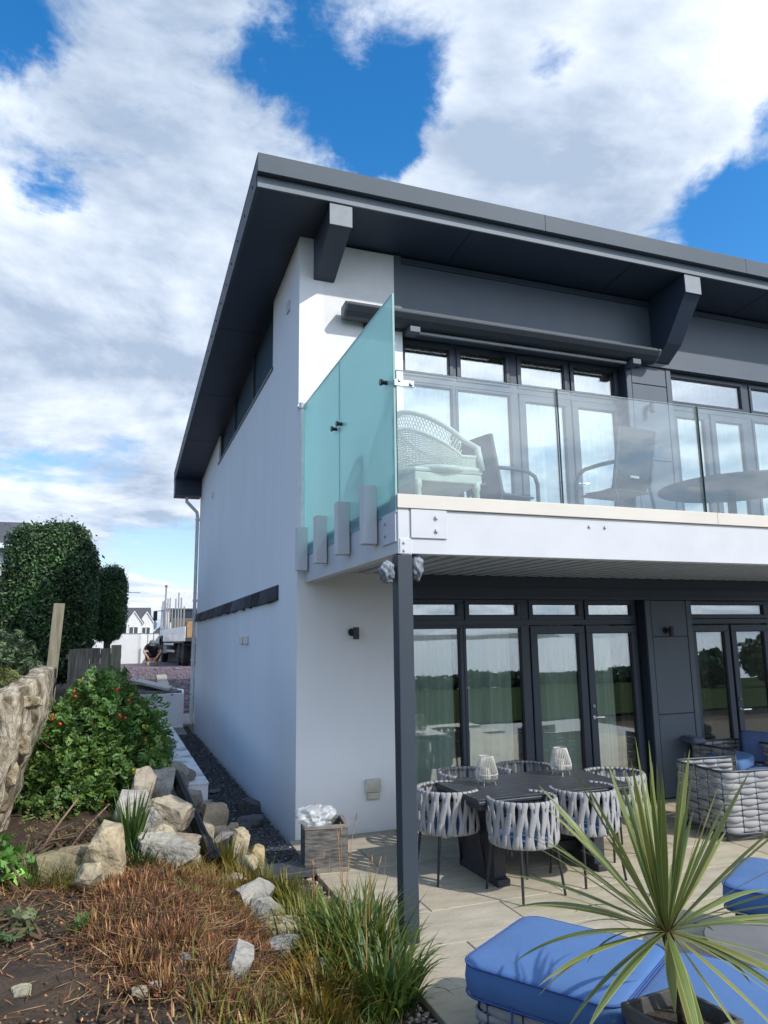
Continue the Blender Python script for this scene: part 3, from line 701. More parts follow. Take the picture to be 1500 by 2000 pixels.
# ------------------------------------------------------------------ patio
patio = struct(MB().box(-.06, 9.6, -8.2, -.002, -.30, -.045).build('patio', M_concrete))
TX, TY = 1.2, .60
base_me = MB().box(.004, TX-.004, .004, TY-.004, -.045, 0).mesh('paving_slab'); base_me.materials.append(M_paving)
variants = []
for k in range(6):
    me = base_me.copy(); r = random.uniform(.9, 1.08); at = me.color_attributes.new('tint', 'FLOAT_COLOR', 'POINT')
    at.data.foreach_set('color', np.tile(np.array([r, r*random.uniform(.98, 1.01), r*random.uniform(.94, 1.0), 1], np.float32), len(me.vertices))); variants.append(me)
half = MB().box(.004, TX/2-.004, .004, TY-.004, -.045, 0, tint=(1, 1, 1)).mesh('paving_slab'); half.materials.append(M_paving)
for j in range(14):
    y = -.012-TY*(j+1); x = -.08; first = True
    while x < 8.2 - (0 if j < 9 else 2.5):
        me = half if (first and j % 2) else random.choice(variants)
        o = bpy.data.objects.new('paving_slab', me); COL.objects.link(o); o.parent = patio; o.location = (x, y, random.uniform(-.0015, .0015))
        b = o.modifiers.new('bevel', 'BEVEL'); b.width = .004; b.segments = 1
        x += TX/2 if me is half else TX; first = False

# ------------------------------------------------------------------ woven dining chairs
def rounded_ring(r, a0, a1, n, z, sx=1.0, sy=1.0): return [(sx*r*math.sin(a0+(a1-a0)*i/n), -sy*r*math.cos(a0+(a1-a0)*i/n), z) for i in range(n+1)]
def dining_chair():
    t = thing('dining_chair', '', 'chair', (0, 0, 0), 0, 'dining chairs round the patio table')
    R0 = .275; A = rad(128)
    def tilt(z): return 1+.10*(z-.42)
    for z in (.745, .585, .415):
        MB().tube([(x*tilt(z), y*tilt(z), q) for x, y, q in rounded_ring(R0, -A, A, 30, z)], .0105, 8).build('rail', M_frame, t, smooth='auto')
    for s in (-1, 1): MB().tube([(s*R0*math.sin(A)*tilt(z), -R0*math.cos(A)*tilt(z), z) for z in (.41, .58, .75)], .011, 8).build('upright', M_frame, t, smooth='auto')
    n = 26; w = .0245
    for k in range(n):
        a = -A+2*A*(k+.5)/n; s = 1 if k % 2 else -1; secs = []
        st = [(.738, -1), (.760, -.6), (.765, .2), (.752, 1), (.71, 1.1), (.67, 1.1), (.63, 1.1), (.59, 1.1), (.55, 1.1), (.51, 1.1), (.47, 1.1), (.43, 1.0), (.405, .6), (.397, -.1), (.402, -.8)]
        for z, ro in st:
            ph = 2*math.pi*(z-.415)/.36; env = 1 if .42 < z < .745 else 0
            over = s*math.cos(ph)*env                     # on top of its neighbours or tucked beneath them
            off = s*.0125*math.sin(ph)*env
            ww = w*(1.0+.16*over); r = R0*tilt(z)+.0125*ro+.0075*over
            q = off/R0; c = Vector((math.sin(a+q)*r, -math.cos(a+q)*r, z)); tx = Vector((math.cos(a+q), math.sin(a+q), 0)); nr = Vector((math.sin(a+q), -math.cos(a+q), 0))
            tx = (tx+nr*(.30*math.sin(ph)*s*env)).normalized(); nr2 = Vector((tx.y, -tx.x, 0)); h = .006
            secs.append([c-tx*ww-nr2*h*.3, c-tx*ww*.75+nr2*h, c+tx*ww*.75+nr2*h, c+tx*ww-nr2*h*.3, c-nr2*h])
        MB().strip(secs).build('strap', M_strap, t, smooth=True)
    for sx in (-1, 1):
        for sy in (-1, 1):
            MB().tube([(sx*.19, sy*.19, .41), (sx*.225, sy*.235, 0)], [.0135, .0105], 8).build('leg', M_black, t, smooth='auto')
    MB().lathe([(.02, .385), (.235, .385), (.245, .395), (.245, .41), (.02, .41)], n=28).build('seat_frame', M_frame, t)
    c = MB().lathe([(.0, .412), (.21, .412), (.238, .425), (.240, .445), (.22, .465), (.0, .472)], n=28).build('seat_cushion', M_blue, t, smooth=True)
    return t
chair = dining_chair()
CH = [(1.02, -1.70, -88, 'woven grey chair at the left end of the patio table, next to the post'),
      (1.42, -2.32, 10, 'woven grey chair on the near side of the table, directly right of the post'),
      (2.13, -2.19, 6, 'woven grey chair on the near side of the table, partly behind the spiky leaves'),
      (2.83, -1.72, 92, 'woven grey chair at the right end of the patio table'),
      (1.52, -1.10, 184, 'woven grey chair on the far side of the table, behind the left lantern'),
      (2.22, -1.02, 176, 'woven grey chair on the far side of the table, before the second window')]
for i, (x, y, a, lb) in enumerate(CH):
    if i: dup(chair, (x, y, 0), rad(a), lb)
    else: chair.location = (x, y, 0); chair.rotation_euler = (0, 0, rad(a)); chair['label'] = lb
# ------------------------------------------------------------------ table and lanterns
t = thing('patio_table', 'rectangular charcoal rattan table with a slatted top on the patio', 'table', (1.83, -1.78, 0), rad(1))
MB().box(-.80, .80, -.47, .47, .70, .735).build('table_frame', M_tabledark, t, bevel=.01)
for i in range(9):
    y = -.465+i*.1035; MB().box(-.805, .805, y, y+.099, .735, .752).build('slat', M_tabledark, t, bevel=.003)
MB().box(-.78, .78, -.45, .45, .655, .70).build('woven_apron', M_rattan, t, bevel=.008)
wv = MB()
for k in range(3):
    z = .663+k*.014
    for i in range(64): wv.box(-.78+i*.0245, -.78+i*.0245+.017, -.456 if (i+k) % 2 else -.452, -.45, z, z+.010)
stuff(wv.build('woven_edge', M_tabledark, t))
for sx in (-.52, .52):
    MB().box(sx-.06, sx+.06, -.30, .30, .05, .655).build('leg', M_rattan, t, bevel=.01)
    MB().box(sx-.065, sx+.065, -.36, .36, .0, .06).build('foot', M_rattan, t, bevel=.01)
MB().box(-.46, .46, -.03, .03, .12, .2).build('stretcher', M_rattan, t)
def lantern():
    t = thing('lantern', '', 'lantern', (0, 0, 0), 0, 'white cane lanterns on the table')
    H = .25
    prof = [(.062, .255), (.078, .20), (.096, .14), (.104, .10), (.098, .06), (.074, .04)]
    for r, z in ((.062, .255), (.104, .10), (.074, .04)): MB().tube([(r*math.cos(q*math.pi/12), r*math.sin(q*math.pi/12), z) for q in range(24)], .0035, 6, closed=True).build('hoop', M_white, t, smooth=True)
    for k in range(30):
        q = 2*math.pi*k/30; MB().tube([(r*math.cos(q), r*math.sin(q), z) for r, z in prof], .0058, 5, flat=.5).build('cane', M_white, t, smooth=True)
    for k in range(4):
        q = rad(45+90*k); MB().tube([(.074*math.cos(q), .074*math.sin(q), .045), (.088*math.cos(q), .088*math.sin(q), 0)], .003, 6).build('foot', M_alu, t)
    MB().lathe([(.0, .05), (.036, .05), (.036, .15), (.0, .152)], n=16).build('candle', mat('wax', (.72, .69, .6), .6, transl=.2), t, smooth='auto')
    return t
lt = lantern(); lt.location = (1.40, -1.74, .753); lt['label'] = 'white cane lantern on the near left part of the dark table'
dup(lt, (2.30, -1.60, .753), .4, 'white cane lantern on the right half of the dark table')

# ------------------------------------------------------------------ woven lounge furniture
def perim(w, d, r, sides, step=.0):
    """rounded path round a box open at +Y; sides: 'U' or 'O'"""
    pts = []
    def arc(cx, cy, a0, a1):
        for i in range(7): a = rad(a0+(a1-a0)*i/6); pts.append((cx+r*math.cos(a), cy+r*math.sin(a)))
    if sides == 'U':
        pts.append((-w/2, d/2)); arc(-w/2+r, -d/2+r, 180, 270); arc(w/2-r, -d/2+r, 270, 360); pts.append((w/2, d/2))
    else:
        arc(-w/2+r, d/2-r, 90, 180); arc(-w/2+r, -d/2+r, 180, 270); arc(w/2-r, -d/2+r, 270, 360); arc(w/2-r, d/2-r, 0, 90); pts.append(pts[0])
    return pts
def resample(pts, n):
    P = np.array(pts, float); seg = np.linalg.norm(np.diff(P, axis=0), axis=1); c = np.concatenate([[0], np.cumsum(seg)])
    s = np.linspace(0, c[-1], n+1); return np.stack([np.interp(s, c, P[:, 0]), np.interp(s, c, P[:, 1])], 1), c[-1]
def weave(t, w, d, r, z0, z1, rows, sides, post=.19, slope=0.0):
    P, Ltot = resample(perim(w, d, r, sides), 10); n = max(8, int(Ltot/post)); n += n % 2
    per = 8; Q, _ = resample(perim(w, d, r, sides), n*per)
    T = np.gradient(Q, axis=0); T /= np.linalg.norm(T, axis=1)[:, None]; Nn = np.stack([T[:, 1], -T[:, 0]], 1)
    hh = (z1-z0)/rows
    for k in range(rows):
        zc = z0+hh*(k+.5); secs = []
        for i in range(len(Q)):
            ph = math.pi*i/per+math.pi*(k % 2)      # outward for one bay, inward for the next
            s = math.sin(ph); out = .012*s; half = hh*(.58 if s > 0 else .50)*(.70+.30*abs(s)**.6)
            c = Q[i]+Nn[i]*out; th = .005
            a = (c[0]-Nn[i][0]*th, c[1]-Nn[i][1]*th); b = (c[0]+Nn[i][0]*th, c[1]+Nn[i][1]*th)
            secs.append([(a[0], a[1], zc-half), (b[0], b[1], zc-half*.85), (b[0], b[1], zc+half*.85), (a[0], a[1], zc+half)])
        MB().strip(secs).build('strap', M_strap, t, smooth=True)
    sp = MB()
    for i in range(0, n+1): q = Q[min(i*per, len(Q)-1)]; sp.tube([(q[0], q[1], z0-.02), (q[0], q[1], z1+.01)], .008, 6)
    stuff(sp.build('frame_rods', M_frame, t, smooth=True))
    MB().tube([(q[0], q[1], z1+.012) for q in Q[::4]], .013, 8, closed=(sides == 'O')).build('top_rail', M_frame, t, smooth=True)
    MB().tube([(q[0], q[1], z0-.012) for q in Q[::4]], .012, 8, closed=(sides == 'O')).build('base_rail', M_frame, t, smooth=True)
n = 150; rg_ = np.random.default_rng(91); P_ = np.stack([rg_.uniform(0, 6, n), -6.0*rg_.random(n)**.8, np.full(n, .003)], 1)
stuff(np_mesh('patio_grit', *(lambda P: ((P[:, None, :]+np.stack([np.stack([np.cos(a), np.sin(a), 0*a], 1)*l[:, None] for l, a in (lambda L_, A_: ((-L_, A_), (.12*L_, A_+1.57), (L_, A_), (.12*L_, A_-1.57)))(rg_.uniform(.006, .03, n), rg_.uniform(0, 6.28, n))], 1)).reshape(-1, 3), np.arange(n*4).reshape(-1, 4)))(P_), M_twig), 'twigs and dead leaf bits scattered on the patio', 'litter')
def cushion(name, w, d, h, r, m, parent, z=0, loc=(0, 0), piping=True, puff=.010, edge=.025):
    n = 10; ring_ = []
    for cx, cy, a0 in ((w/2-r, d/2-r, 0), (-w/2+r, d/2-r, 90), (-w/2+r, -d/2+r, 180), (w/2-r, -d/2+r, 270)):
        for i in range(n): a = rad(a0+90*i/(n-1)); ring_.append((cx+r*math.cos(a), cy+r*math.sin(a)))
    # straight sides get intermediate points
    R2 = []
    for i, p in enumerate(ring_):
        q = ring_[(i+1) % len(ring_)]; R2.append(p)
        dd = math.dist(p, q)
        if dd > .12:
            for k in range(1, 6): R2.append((p[0]+(q[0]-p[0])*k/6, p[1]+(q[1]-p[1])*k/6))
    def lev(s, zz): return [(loc[0]+x*s+0, loc[1]+y*s, zz) for x, y in R2]
    mn = min(w, d)/2
    secs = [lev(.02, z), lev(1-edge/mn, z), lev(1-edge*.3/mn, z+edge*.4), lev(1, z+edge)]
    secs += [lev(1+.006/mn, z+h*.5), lev(1, z+h-edge*.9), lev(1-edge*.25/mn, z+h-edge*.3), lev(1-edge*.9/mn, z+h)]
    for s in (.82, .6, .35, .02): secs.append([(loc[0]+x*s, loc[1]+y*s, z+h+puff*(1-s*s)*.9+.002*mnoise.noise(Vector((x*6, y*6, s)))) for x, y in R2])
    o = MB().strip(secs).build(name, m, parent, smooth=True)
    if piping:
        for zz in (z+h-edge*.45, z+edge*.5): MB().tube([(loc[0]+x*1.002, loc[1]+y*1.002, zz) for x, y in R2], .006, 6, closed=True).build('piping', M_blueside, o, smooth=True)
    return o
def armchair(name, label, loc, rz, pillows=True):
    t = thing(name, label, 'armchair', loc, rz, 'woven lounge armchairs')
    weave(t, .82, .78, .12, .09, .68, 11, 'U')
    MB().box(-.37, .37, -.35, .37, .20, .25).build('seat_base', M_frame, t, bevel=.01)
    cushion('seat_cushion', .70, .70, .16, .08, M_blue, t, .255)
    for sx in (-1, 1):
        for sy in (-1, 1): MB().tube([(sx*.34, sy*.32, .10), (sx*.34, sy*.32, 0)], .015, 8).build('leg', M_frame, t, smooth='auto')
    return t
armchair('lounge_armchair', 'grey woven armchair in full sun at the right with its back to the table', (4.48, -1.52, 0), rad(-97))
armchair('lounge_armchair', 'grey woven armchair behind the nearer one, facing the camera before the dark pier', (5.72, -.44, 0), rad(180))
c = cushion('throw_pillow', .45, .45, .14, .07, M_blue, None, 0, piping=False); c.location = (5.52, -.52, .46); c.rotation_euler = (rad(8), rad(-6), rad(20)); tag(c, 'plump blue pillow on the seat of the rear woven armchair', 'pillow')
c = cushion('throw_pillow', .40, .40, .13, .07, M_navy, None, 0, piping=False); c.location = (6.16, -.34, .60); c.rotation_euler = (rad(70), rad(5), rad(-30)); tag(c, 'dark blue pillow leaning in the rear woven armchair at the right edge', 'pillow')
c = cushion('throw_pillow', .42, .20, .07, .05, mat('grey_blue_fabric', (.12, .15, .21), .85), None, 0, piping=False); c.location = (5.30, -.14, .70); c.rotation_euler = (0, 0, rad(75)); tag(c, 'flat grey cloth lying over the corner of the rear woven armchair', 'cloth')
def ottoman(label, loc, rz, w=.92, d=.80, zc=.30):
    t = thing('ottoman', label, 'ottoman', loc, rz, 'woven ottomans with thick blue cushions')
    weave(t, w*.88, d*.86, .07, .05, zc-.02, 5, 'O')
    MB().box(-w*.42, w*.42, -d*.41, d*.41, zc-.045, zc-.005).build('seat_base', M_frame, t)
    cushion('cushion', w, d, .17, .11, M_blue, t, zc, edge=.03)
    MB().tube([(-.12, -d/2-.005, zc+.03), (-.13, -d/2+.02, zc-.10), (-.115, -d/2+.03, zc-.2)], .006, 6).build('tie', M_blueside, t, smooth=True)
    return t
OA = math.atan2(-.84, .54)
ottoman('large blue cushioned woven ottoman in the foreground, left of the spiky plant', (.40, -4.46, 0), OA, .84, .80)
ottoman('blue cushioned woven ottoman cut off at the bottom right, behind the plant pot', (.86, -5.18, 0), OA, .84, .80)
ottoman('blue cushioned woven ottoman at the right edge beyond the grey low table', (2.50, -4.08, 0), OA, .84, .80)
t = thing('low_table', 'low round concrete-topped table between the blue ottomans', 'table', (1.72, -4.62, 0))
MB().lathe([(.0, .335), (.40, .335), (.42, .345), (.42, .375), (.41, .385), (.0, .387)], n=48).build('table_top', mat('dark_concrete', (.17, .17, .17), .7, (.13, .13, .13), 4, 7, bump=.2, bscale=60), t, smooth='auto')
MB().lathe([(.0, .0), (.30, .0), (.30, .02), (.12, .05), (.10, .30), (.20, .335), (.0, .335)], n=32).build('pedestal', M_frame, t, smooth='auto')

# ------------------------------------------------------------------ planter with plastic bag
t = thing('planter_box', 'square weathered wooden planter standing beside the white pier', 'planter', (.045, -.98, 0), rad(-8))
Wp = .20
for (a, b, c_, d) in ((-Wp, Wp, -Wp, -Wp+.02), (-Wp, Wp, Wp-.02, Wp), (-Wp, -Wp+.02, -Wp+.021, Wp-.021), (Wp-.02, Wp, -Wp+.021, Wp-.021)):
    for k in range(1): MB().box(a, b, c_, d, .035, .375).build('side_board', M_planter, t, bevel=.003)
for z0, z1, e in ((.0, .036, .012), (.374, .404, .008)):
    m = MB(); e = Wp+e; m.box(-e, e, -e, -e+.035, z0, z1).box(-e, e, e-.035, e, z0, z1).box(-e, -e+.035, -e+.035, e-.035, z0, z1).box(e-.035, e, -e+.035, e-.035, z0, z1); m.build('rim', M_plantertrim, t, bevel=.003)
MB().box(-Wp+.02, Wp-.02, -Wp+.02, Wp-.02, .05, .30).build('soil_fill', M_compost, t)
def bag():
    import bmesh
    bm = bmesh.new(); bmesh.ops.create_icosphere(bm, subdivisions=5, radius=1)
    for v in bm.verts:
        p = v.co.copy(); n = mnoise.fractal(p*1.6+Vector((4, 2, 0)), 1, 2, 3); rg = abs(mnoise.noise(Vector((math.atan2(p.y, p.x)*3.2, p.z*1.1, 2))))
        r = 1+.35*n-.38*rg
        v.co = Vector((p.x*.21*r, p.y*.12*r, p.z*.115*r+.04*abs(p.x)))
    me = bpy.data.meshes.new('plastic_bag'); bm.to_mesh(me); bm.free(); me.materials.append(M_bag)
    return tag(link('plastic_bag', me, None, True, 0, (-.05, -1.06, .445)), 'crumpled clear plastic bag lying over the wooden planter', 'bag')
bag()

# ------------------------------------------------------------------ balcony furniture
FZ = 3.102
def wicker_chair():
    t = thing('wicker_armchair', 'white wicker armchair with lattice back behind the first balcony glass', 'armchair', (.64, -2.36, FZ), rad(-90))
    # local: front towards +Y; back at -Y
    n = 40; A = rad(118)
    def rad_pt(a, k=1.0): return (.34*k*math.sin(a), -.32*k*math.cos(a))
    def top(a): return .66+.27*max(0, math.cos(a*.72))**1.3
    ang = [-A+2*A*i/n for i in range(n+1)]
    ext = lambda pts, z: [(pts[0][0], .36, z)]+pts+[(pts[-1][0], .36, z)]
    tp = [(*rad_pt(a), top(a)) for a in ang]; MB().tube([(tp[0][0], .30, .60)]+tp+[(tp[-1][0], .30, .60)], .024, 10).build('top_rail', M_wicker, t, smooth=True)
    md = [(*rad_pt(a), top(a)-.155) for a in ang]; MB().tube([(md[0][0], .30, .52)]+md+[(md[-1][0], .30, .52)], .015, 8).build('middle_rail', M_wicker, t, smooth=True)
    lo = [(*rad_pt(a), .40) for a in ang]; MB().tube([(lo[0][0], .33, .40)]+lo+[(lo[-1][0], .33, .40)], .026, 8).build('seat_rail', M_wicker, t, smooth=True)
    lat = MB(); m = 46
    for s in (-1, 1):
        for k in range(-2, m+2):
            pts = []
            for i in range(7):
                u = (k+s*i*.42)/m
                if u < 0 or u > 1: continue
                a = -A+2*A*u; x, y = rad_pt(a, 1+.012*s); pts.append((x, y, top(a)-.155+.155*i/6))
            if len(pts) > 1: lat.tube(pts, .0045, 4)
    stuff(lat.build('lattice', M_wicker, t, smooth=True))
    wv = MB(); rows = 17
    for r in range(rows):
        f = (r+.5)/rows; pts = []
        for i in range(n*3+1):
            a = -A+2*A*i/(n*3); k = 1+.014*math.sin(i*math.pi*.5+math.pi*(r % 2)); x, y = rad_pt(a, k); pts.append((x, y, .415+(top(a)-.17-.415)*f))
        pts = [(pts[0][0], .31, .415+.09*f)]+pts+[(pts[-1][0], .31, .415+.09*f)]
        wv.tube(pts, .0058, 4)
    for i in range(0, n+1): a = ang[i]; x, y = rad_pt(a); wv.tube([(x, y, .40), (x, y, top(a)-.15)], .005, 4)
    stuff(wv.build('woven_panel', M_wicker, t, smooth=True))
    for s in (-1, 1): MB().tube([(s*.30, .30, .61), (s*.315, .33, .40)], .028, 10).build('arm_post', M_wicker, t, smooth=True)
    MB().box(-.32, .32, -.30, .34, .36, .40).build('seat', M_wicker, t, bevel=.02); MB().box(-.31, .31, -.29, .33, .28, .36).build('apron', mat('cream_paint', (.66, .66, .56), .5), t, bevel=.01)
    for sx in (-1, 1):
        for sy in (-.25, .29):
            MB().tube([(sx*.28, sy, .30), (sx*.28, sy, .235), (sx*.28, sy, .22), (sx*.285, sy, .12), (sx*.29, sy, 0)], [.034, .034, .024, .028, .018], 10).build('leg', MATS['cream_paint'], t, smooth=True)
    c = cushion('seat_cushion', .56, .52, .06, .1, mat('pale_cloth', (.5, .5, .47), .9), t, .40, piping=False)
    return t
wicker_chair()
def sling_chair(label, loc, rz):
    t = thing('garden_chair', label, 'chair', loc, rz, 'dark garden chairs on the balcony')
    MB().strip([[(-.23, y, z), (.23, y, z), (.23, y+.018, z+.004), (-.23, y+.018, z+.004)] for y, z in ((.20, .43), (-.05, .415), (-.18, .42), (-.23, .50), (-.29, .75), (-.36, 1.0))]).build('sling', M_sling, t)
    MB().box(-.25, .25, -.20, .24, .395, .415).build('seat_frame', M_sling, t, bevel=.008)
    for s in (-1, 1):
        MB().tube([(s*.26, -.27, .66), (s*.28, -.1, .665), (s*.285, .12, .66), (s*.285, .22, .62), (s*.285, .255, .54), (s*.275, .27, .3), (s*.27, .285, 0)], .021, 8).build('arm', M_sling, t, smooth=True)
        MB().tube([(s*.245, -.34, 1.0), (s*.245, -.22, .45), (s*.25, -.30, 0)], .018, 8).build('leg', M_sling, t, smooth=True)
    MB().box(-.06, .06, -.262, -.250, .52, .545).build('badge', M_alu, t)
    return t
sc = sling_chair('dark garden chair seen from the side, between the wicker chair and the door', (1.78, -1.55, FZ), rad(-75))
for lb, x, y, a in (('dark garden chair half hidden behind the wicker armchair', 1.12, -1.25, -100), ('dark garden chair with its back to the glass, beside the round table', 2.78, -2.12, 8)):
    dup(sc, (x, y, FZ), rad(a), lb)
t = thing('round_table', 'large dark oval table behind the balcony glass at the right edge', 'table', (5.0, -1.55, FZ))
MB().lathe([(.0, .70), (.86, .70), (.89, .712), (.89, .735), (.0, .74)], n=56).build('table_top', M_sling, t, smooth='auto')
MB().tube([(-.1, 0, .70), (-.1, 0, .0)], .05, 12).build('pedestal', M_sling, t, smooth='auto')
for k in range(4):
    q = rad(45+90*k); MB().tube([(.0, 0, .06), (.35*math.cos(q), .35*math.sin(q), .02)], .02, 8).build('foot', M_sling, t)

# ------------------------------------------------------------------ potted cordyline
POT = Vector((.285, -5.425, 0)); PR = .63
t = thing('plant_pot', 'square dark stone pot holding the spiky cordyline', 'pot', tuple(POT), rad(6))
h = .155
def sq(a, z): return [(-a, -a, z), (a, -a, z), (a, a, z), (-a, a, z)]
MB().strip([sq(.11, 0), sq(h-.004, PR-.05), sq(h+.006, PR-.045), sq(h+.006, PR), sq(h-.012, PR), sq(h-.016, PR-.06)], True).build('pot_wall', M_pot, t, bevel=.003)
MB().box(-h+.02, h-.02, -h+.02, h-.02, PR-.13, PR-.055).build('soil_fill', M_compost, t)
t = thing('cordyline', 'spiky green and yellow striped cordyline growing in the square dark pot', 'plant', (POT.x, POT.y, PR-.06))
CB = Vector((-.03, .01, .355))
MB().tube([(.005, 0, 0), (.0, .0, .12), (-.015, .005, .24), tuple(CB)], [.020, .017, .018, .026], 10).build('trunk', M_trunk, t, smooth=True)
def cord_leaf(az, el, L, w, droop, twist, old, hue):
    n = 15; secs = []; ti = []
    p = Vector((0, 0, 0)); d0 = Vector((math.cos(az)*math.cos(el), math.sin(az)*math.cos(el), math.sin(el)))
    side = Vector((-math.sin(az), math.cos(az), 0)); pts = []; d = d0.copy(); step = L/n
    V = []; F = []; T = []
    for i in range(n+1):
        u = i/n
        ww = w*(.34+.66*math.sin(min(1, u/.5)*math.pi/2)**1.6)*(1-u**3.2)**.9 if u < 1 else .0003
        ang = twist*u; up = d.cross(side).normalized(); s2 = (side*math.cos(ang)+up*math.sin(ang)); n2 = d.cross(s2).normalized()
        fold = .30*(1-.6*u)
        for k, (a, mcol) in enumerate(((-1, 1), (-.84, 1), (-.76, 0), (0, 0), (.76, 0), (.84, 1), (1, 1))):
            V.append(p+s2*(a*ww)-n2*(abs(a)*ww*fold))
            g = (hue[0], hue[1], hue[2]); ye = (.62, .60, .17); mx = .85 if mcol else (.10 if k != 3 else .22)
            red = max(0, 1-u*9); c = [g[j]*(1-mx)+ye[j]*mx for j in range(3)]; c = [c[j]*(1-.55*red)+(.26, .12, .05)[j]*.55*red for j in range(3)]
            if old > 0: e = min(1, max(0, (u-.80)*4))*old; c = [c[j]*(1-e)+(.50, .42, .24)[j]*e for j in range(3)]
            T.append(c)
        p = p+d*step; d = (d+Vector((0, 0, -1))*droop*step*(.35+1.3*u)/.6).normalized(); side = (side-d*side.dot(d)).normalized()
    for i in range(n):
        for k in range(6): q = i*7+k; F.append((q, q+1, q+8, q+7))
    o = np_mesh('leaf', [tuple(v) for v in V], F, M_cord, tint=np.array(T, np.float32), parent=t, smooth=True)
    o.location = (CB.x+.012*math.cos(az), CB.y+.012*math.sin(az), CB.z+.0)
    return o
rl = random.Random(4)
greens = [(.19, .28, .075), (.14, .22, .07), (.25, .31, .085), (.20, .26, .10), (.32, .33, .09)]
specs = []
for i in range(74):
    f = i/74
    el = 86-108*f**1.1+rl.uniform(-9, 9); az = i*137.5+rl.uniform(-18, 18)
    L = .62+.13*rl.random()-.18*(f > .8)*rl.random(); w_ = rl.uniform(.009, .019)
    droop = .12+1.1*max(0, f-.35)*rl.uniform(.5, 1.3)
    specs.append((az, el, L, w_, droop, rl.uniform(-.9, .9), 1.0 if f > .45 and rl.random() < .6 else 0))
# a few particular leaves: broad one hanging in front, long ones to both sides
for az, el, L, w_, dr, tw, old in ((250, -48, .50, .026, .9, .1, 0), (232, -40, .30, .022, .3, .4, 0), (195, 14, .66, .016, .25, .4, 1), (185, 3, .64, .015, .5, -.3, 1), (176, 24, .70, .016, .2, .2, 0), (160, 40, .66, .018, .1, .2, 0), (345, 8, .66, .018, .3, .3, 0), (330, -6, .62, .017, .6, -.2, 0), (20, 28, .64, .017, .1, .1, 0), (262, -62, .42, .02, .3, .5, 0), (300, -50, .5, .012, .3, .2, 0)):
    specs.append((az, el, L, w_, dr, tw, old))
for az, el, L, w_, dr, tw, old in specs: cord_leaf(rad(az), rad(el), L, w_, dr, tw, old, rl.choice(greens))

# ------------------------------------------------------------------ rocks
def rock(label, x, y, size, rz=0.0, seed=0, m=M_rock, tone=(1, 1, 1), tilt=(0, 0), dz=0.0, planes=11, name='rock', group='limestone rocks piled along the border', ztop=None):
    import bmesh
    rs = np.random.default_rng(seed+100)
    bm = bmesh.new(); bmesh.ops.create_icosphere(bm, subdivisions=4 if name == 'rock' else 3, radius=1)
    V = np.array([v.co[:] for v in bm.verts]); V *= 1.25
    Nn = unit(rs.normal(size=(planes, 3))); D_ = rs.uniform(.62, .92, planes)
    Nn = np.vstack([Nn, [[0, 0, 1], [0, 0, -1], [1, 0, 0], [-1, 0, 0], [0, 1, 0], [0, -1, 0]]]); D_ = np.concatenate([D_, [.88]*6])
    for n, d in zip(Nn, D_):
        k = V @ n; over = np.maximum(k-d, 0); V -= over[:, None]*n*.985
    for i, v in enumerate(bm.verts):
        p = Vector(V[i]); q = p*1.7+Vector((seed*3.1, 0, 0))
        f = .06*mnoise.fractal(q, 1, 2, 5)+.03*mnoise.noise(Vector((p.x*2+seed, p.y*2, p.z*11)))
        v.co = Vector((p.x*size[0]/2, p.y*size[1]/2, p.z*size[2]/2))*(1+f)
    me = bpy.data.meshes.new(name); bm.to_mesh(me); bm.free(); me.materials.append(m)
    at = me.color_attributes.new('tint', 'FLOAT_COLOR', 'POINT'); at.data.foreach_set('color', np.tile(np.array([*tone, 1], np.float32), len(me.vertices)))
    o = link(name, me, None, False); z = gz(x, y)+size[2]*.36+dz
    o.location = (x, y, z); o.rotation_euler = (rad(tilt[0]), rad(tilt[1]), rad(rz)); o['label'] = label; o['category'] = 'rock'
    if group: o['group'] = group
    return o
BUFF = (1.12, 1.04, .82); WHT = (1.3, 1.27, 1.2); GRY = (.95, .97, 1.0); YEL = (1.2, 1.08, .72)
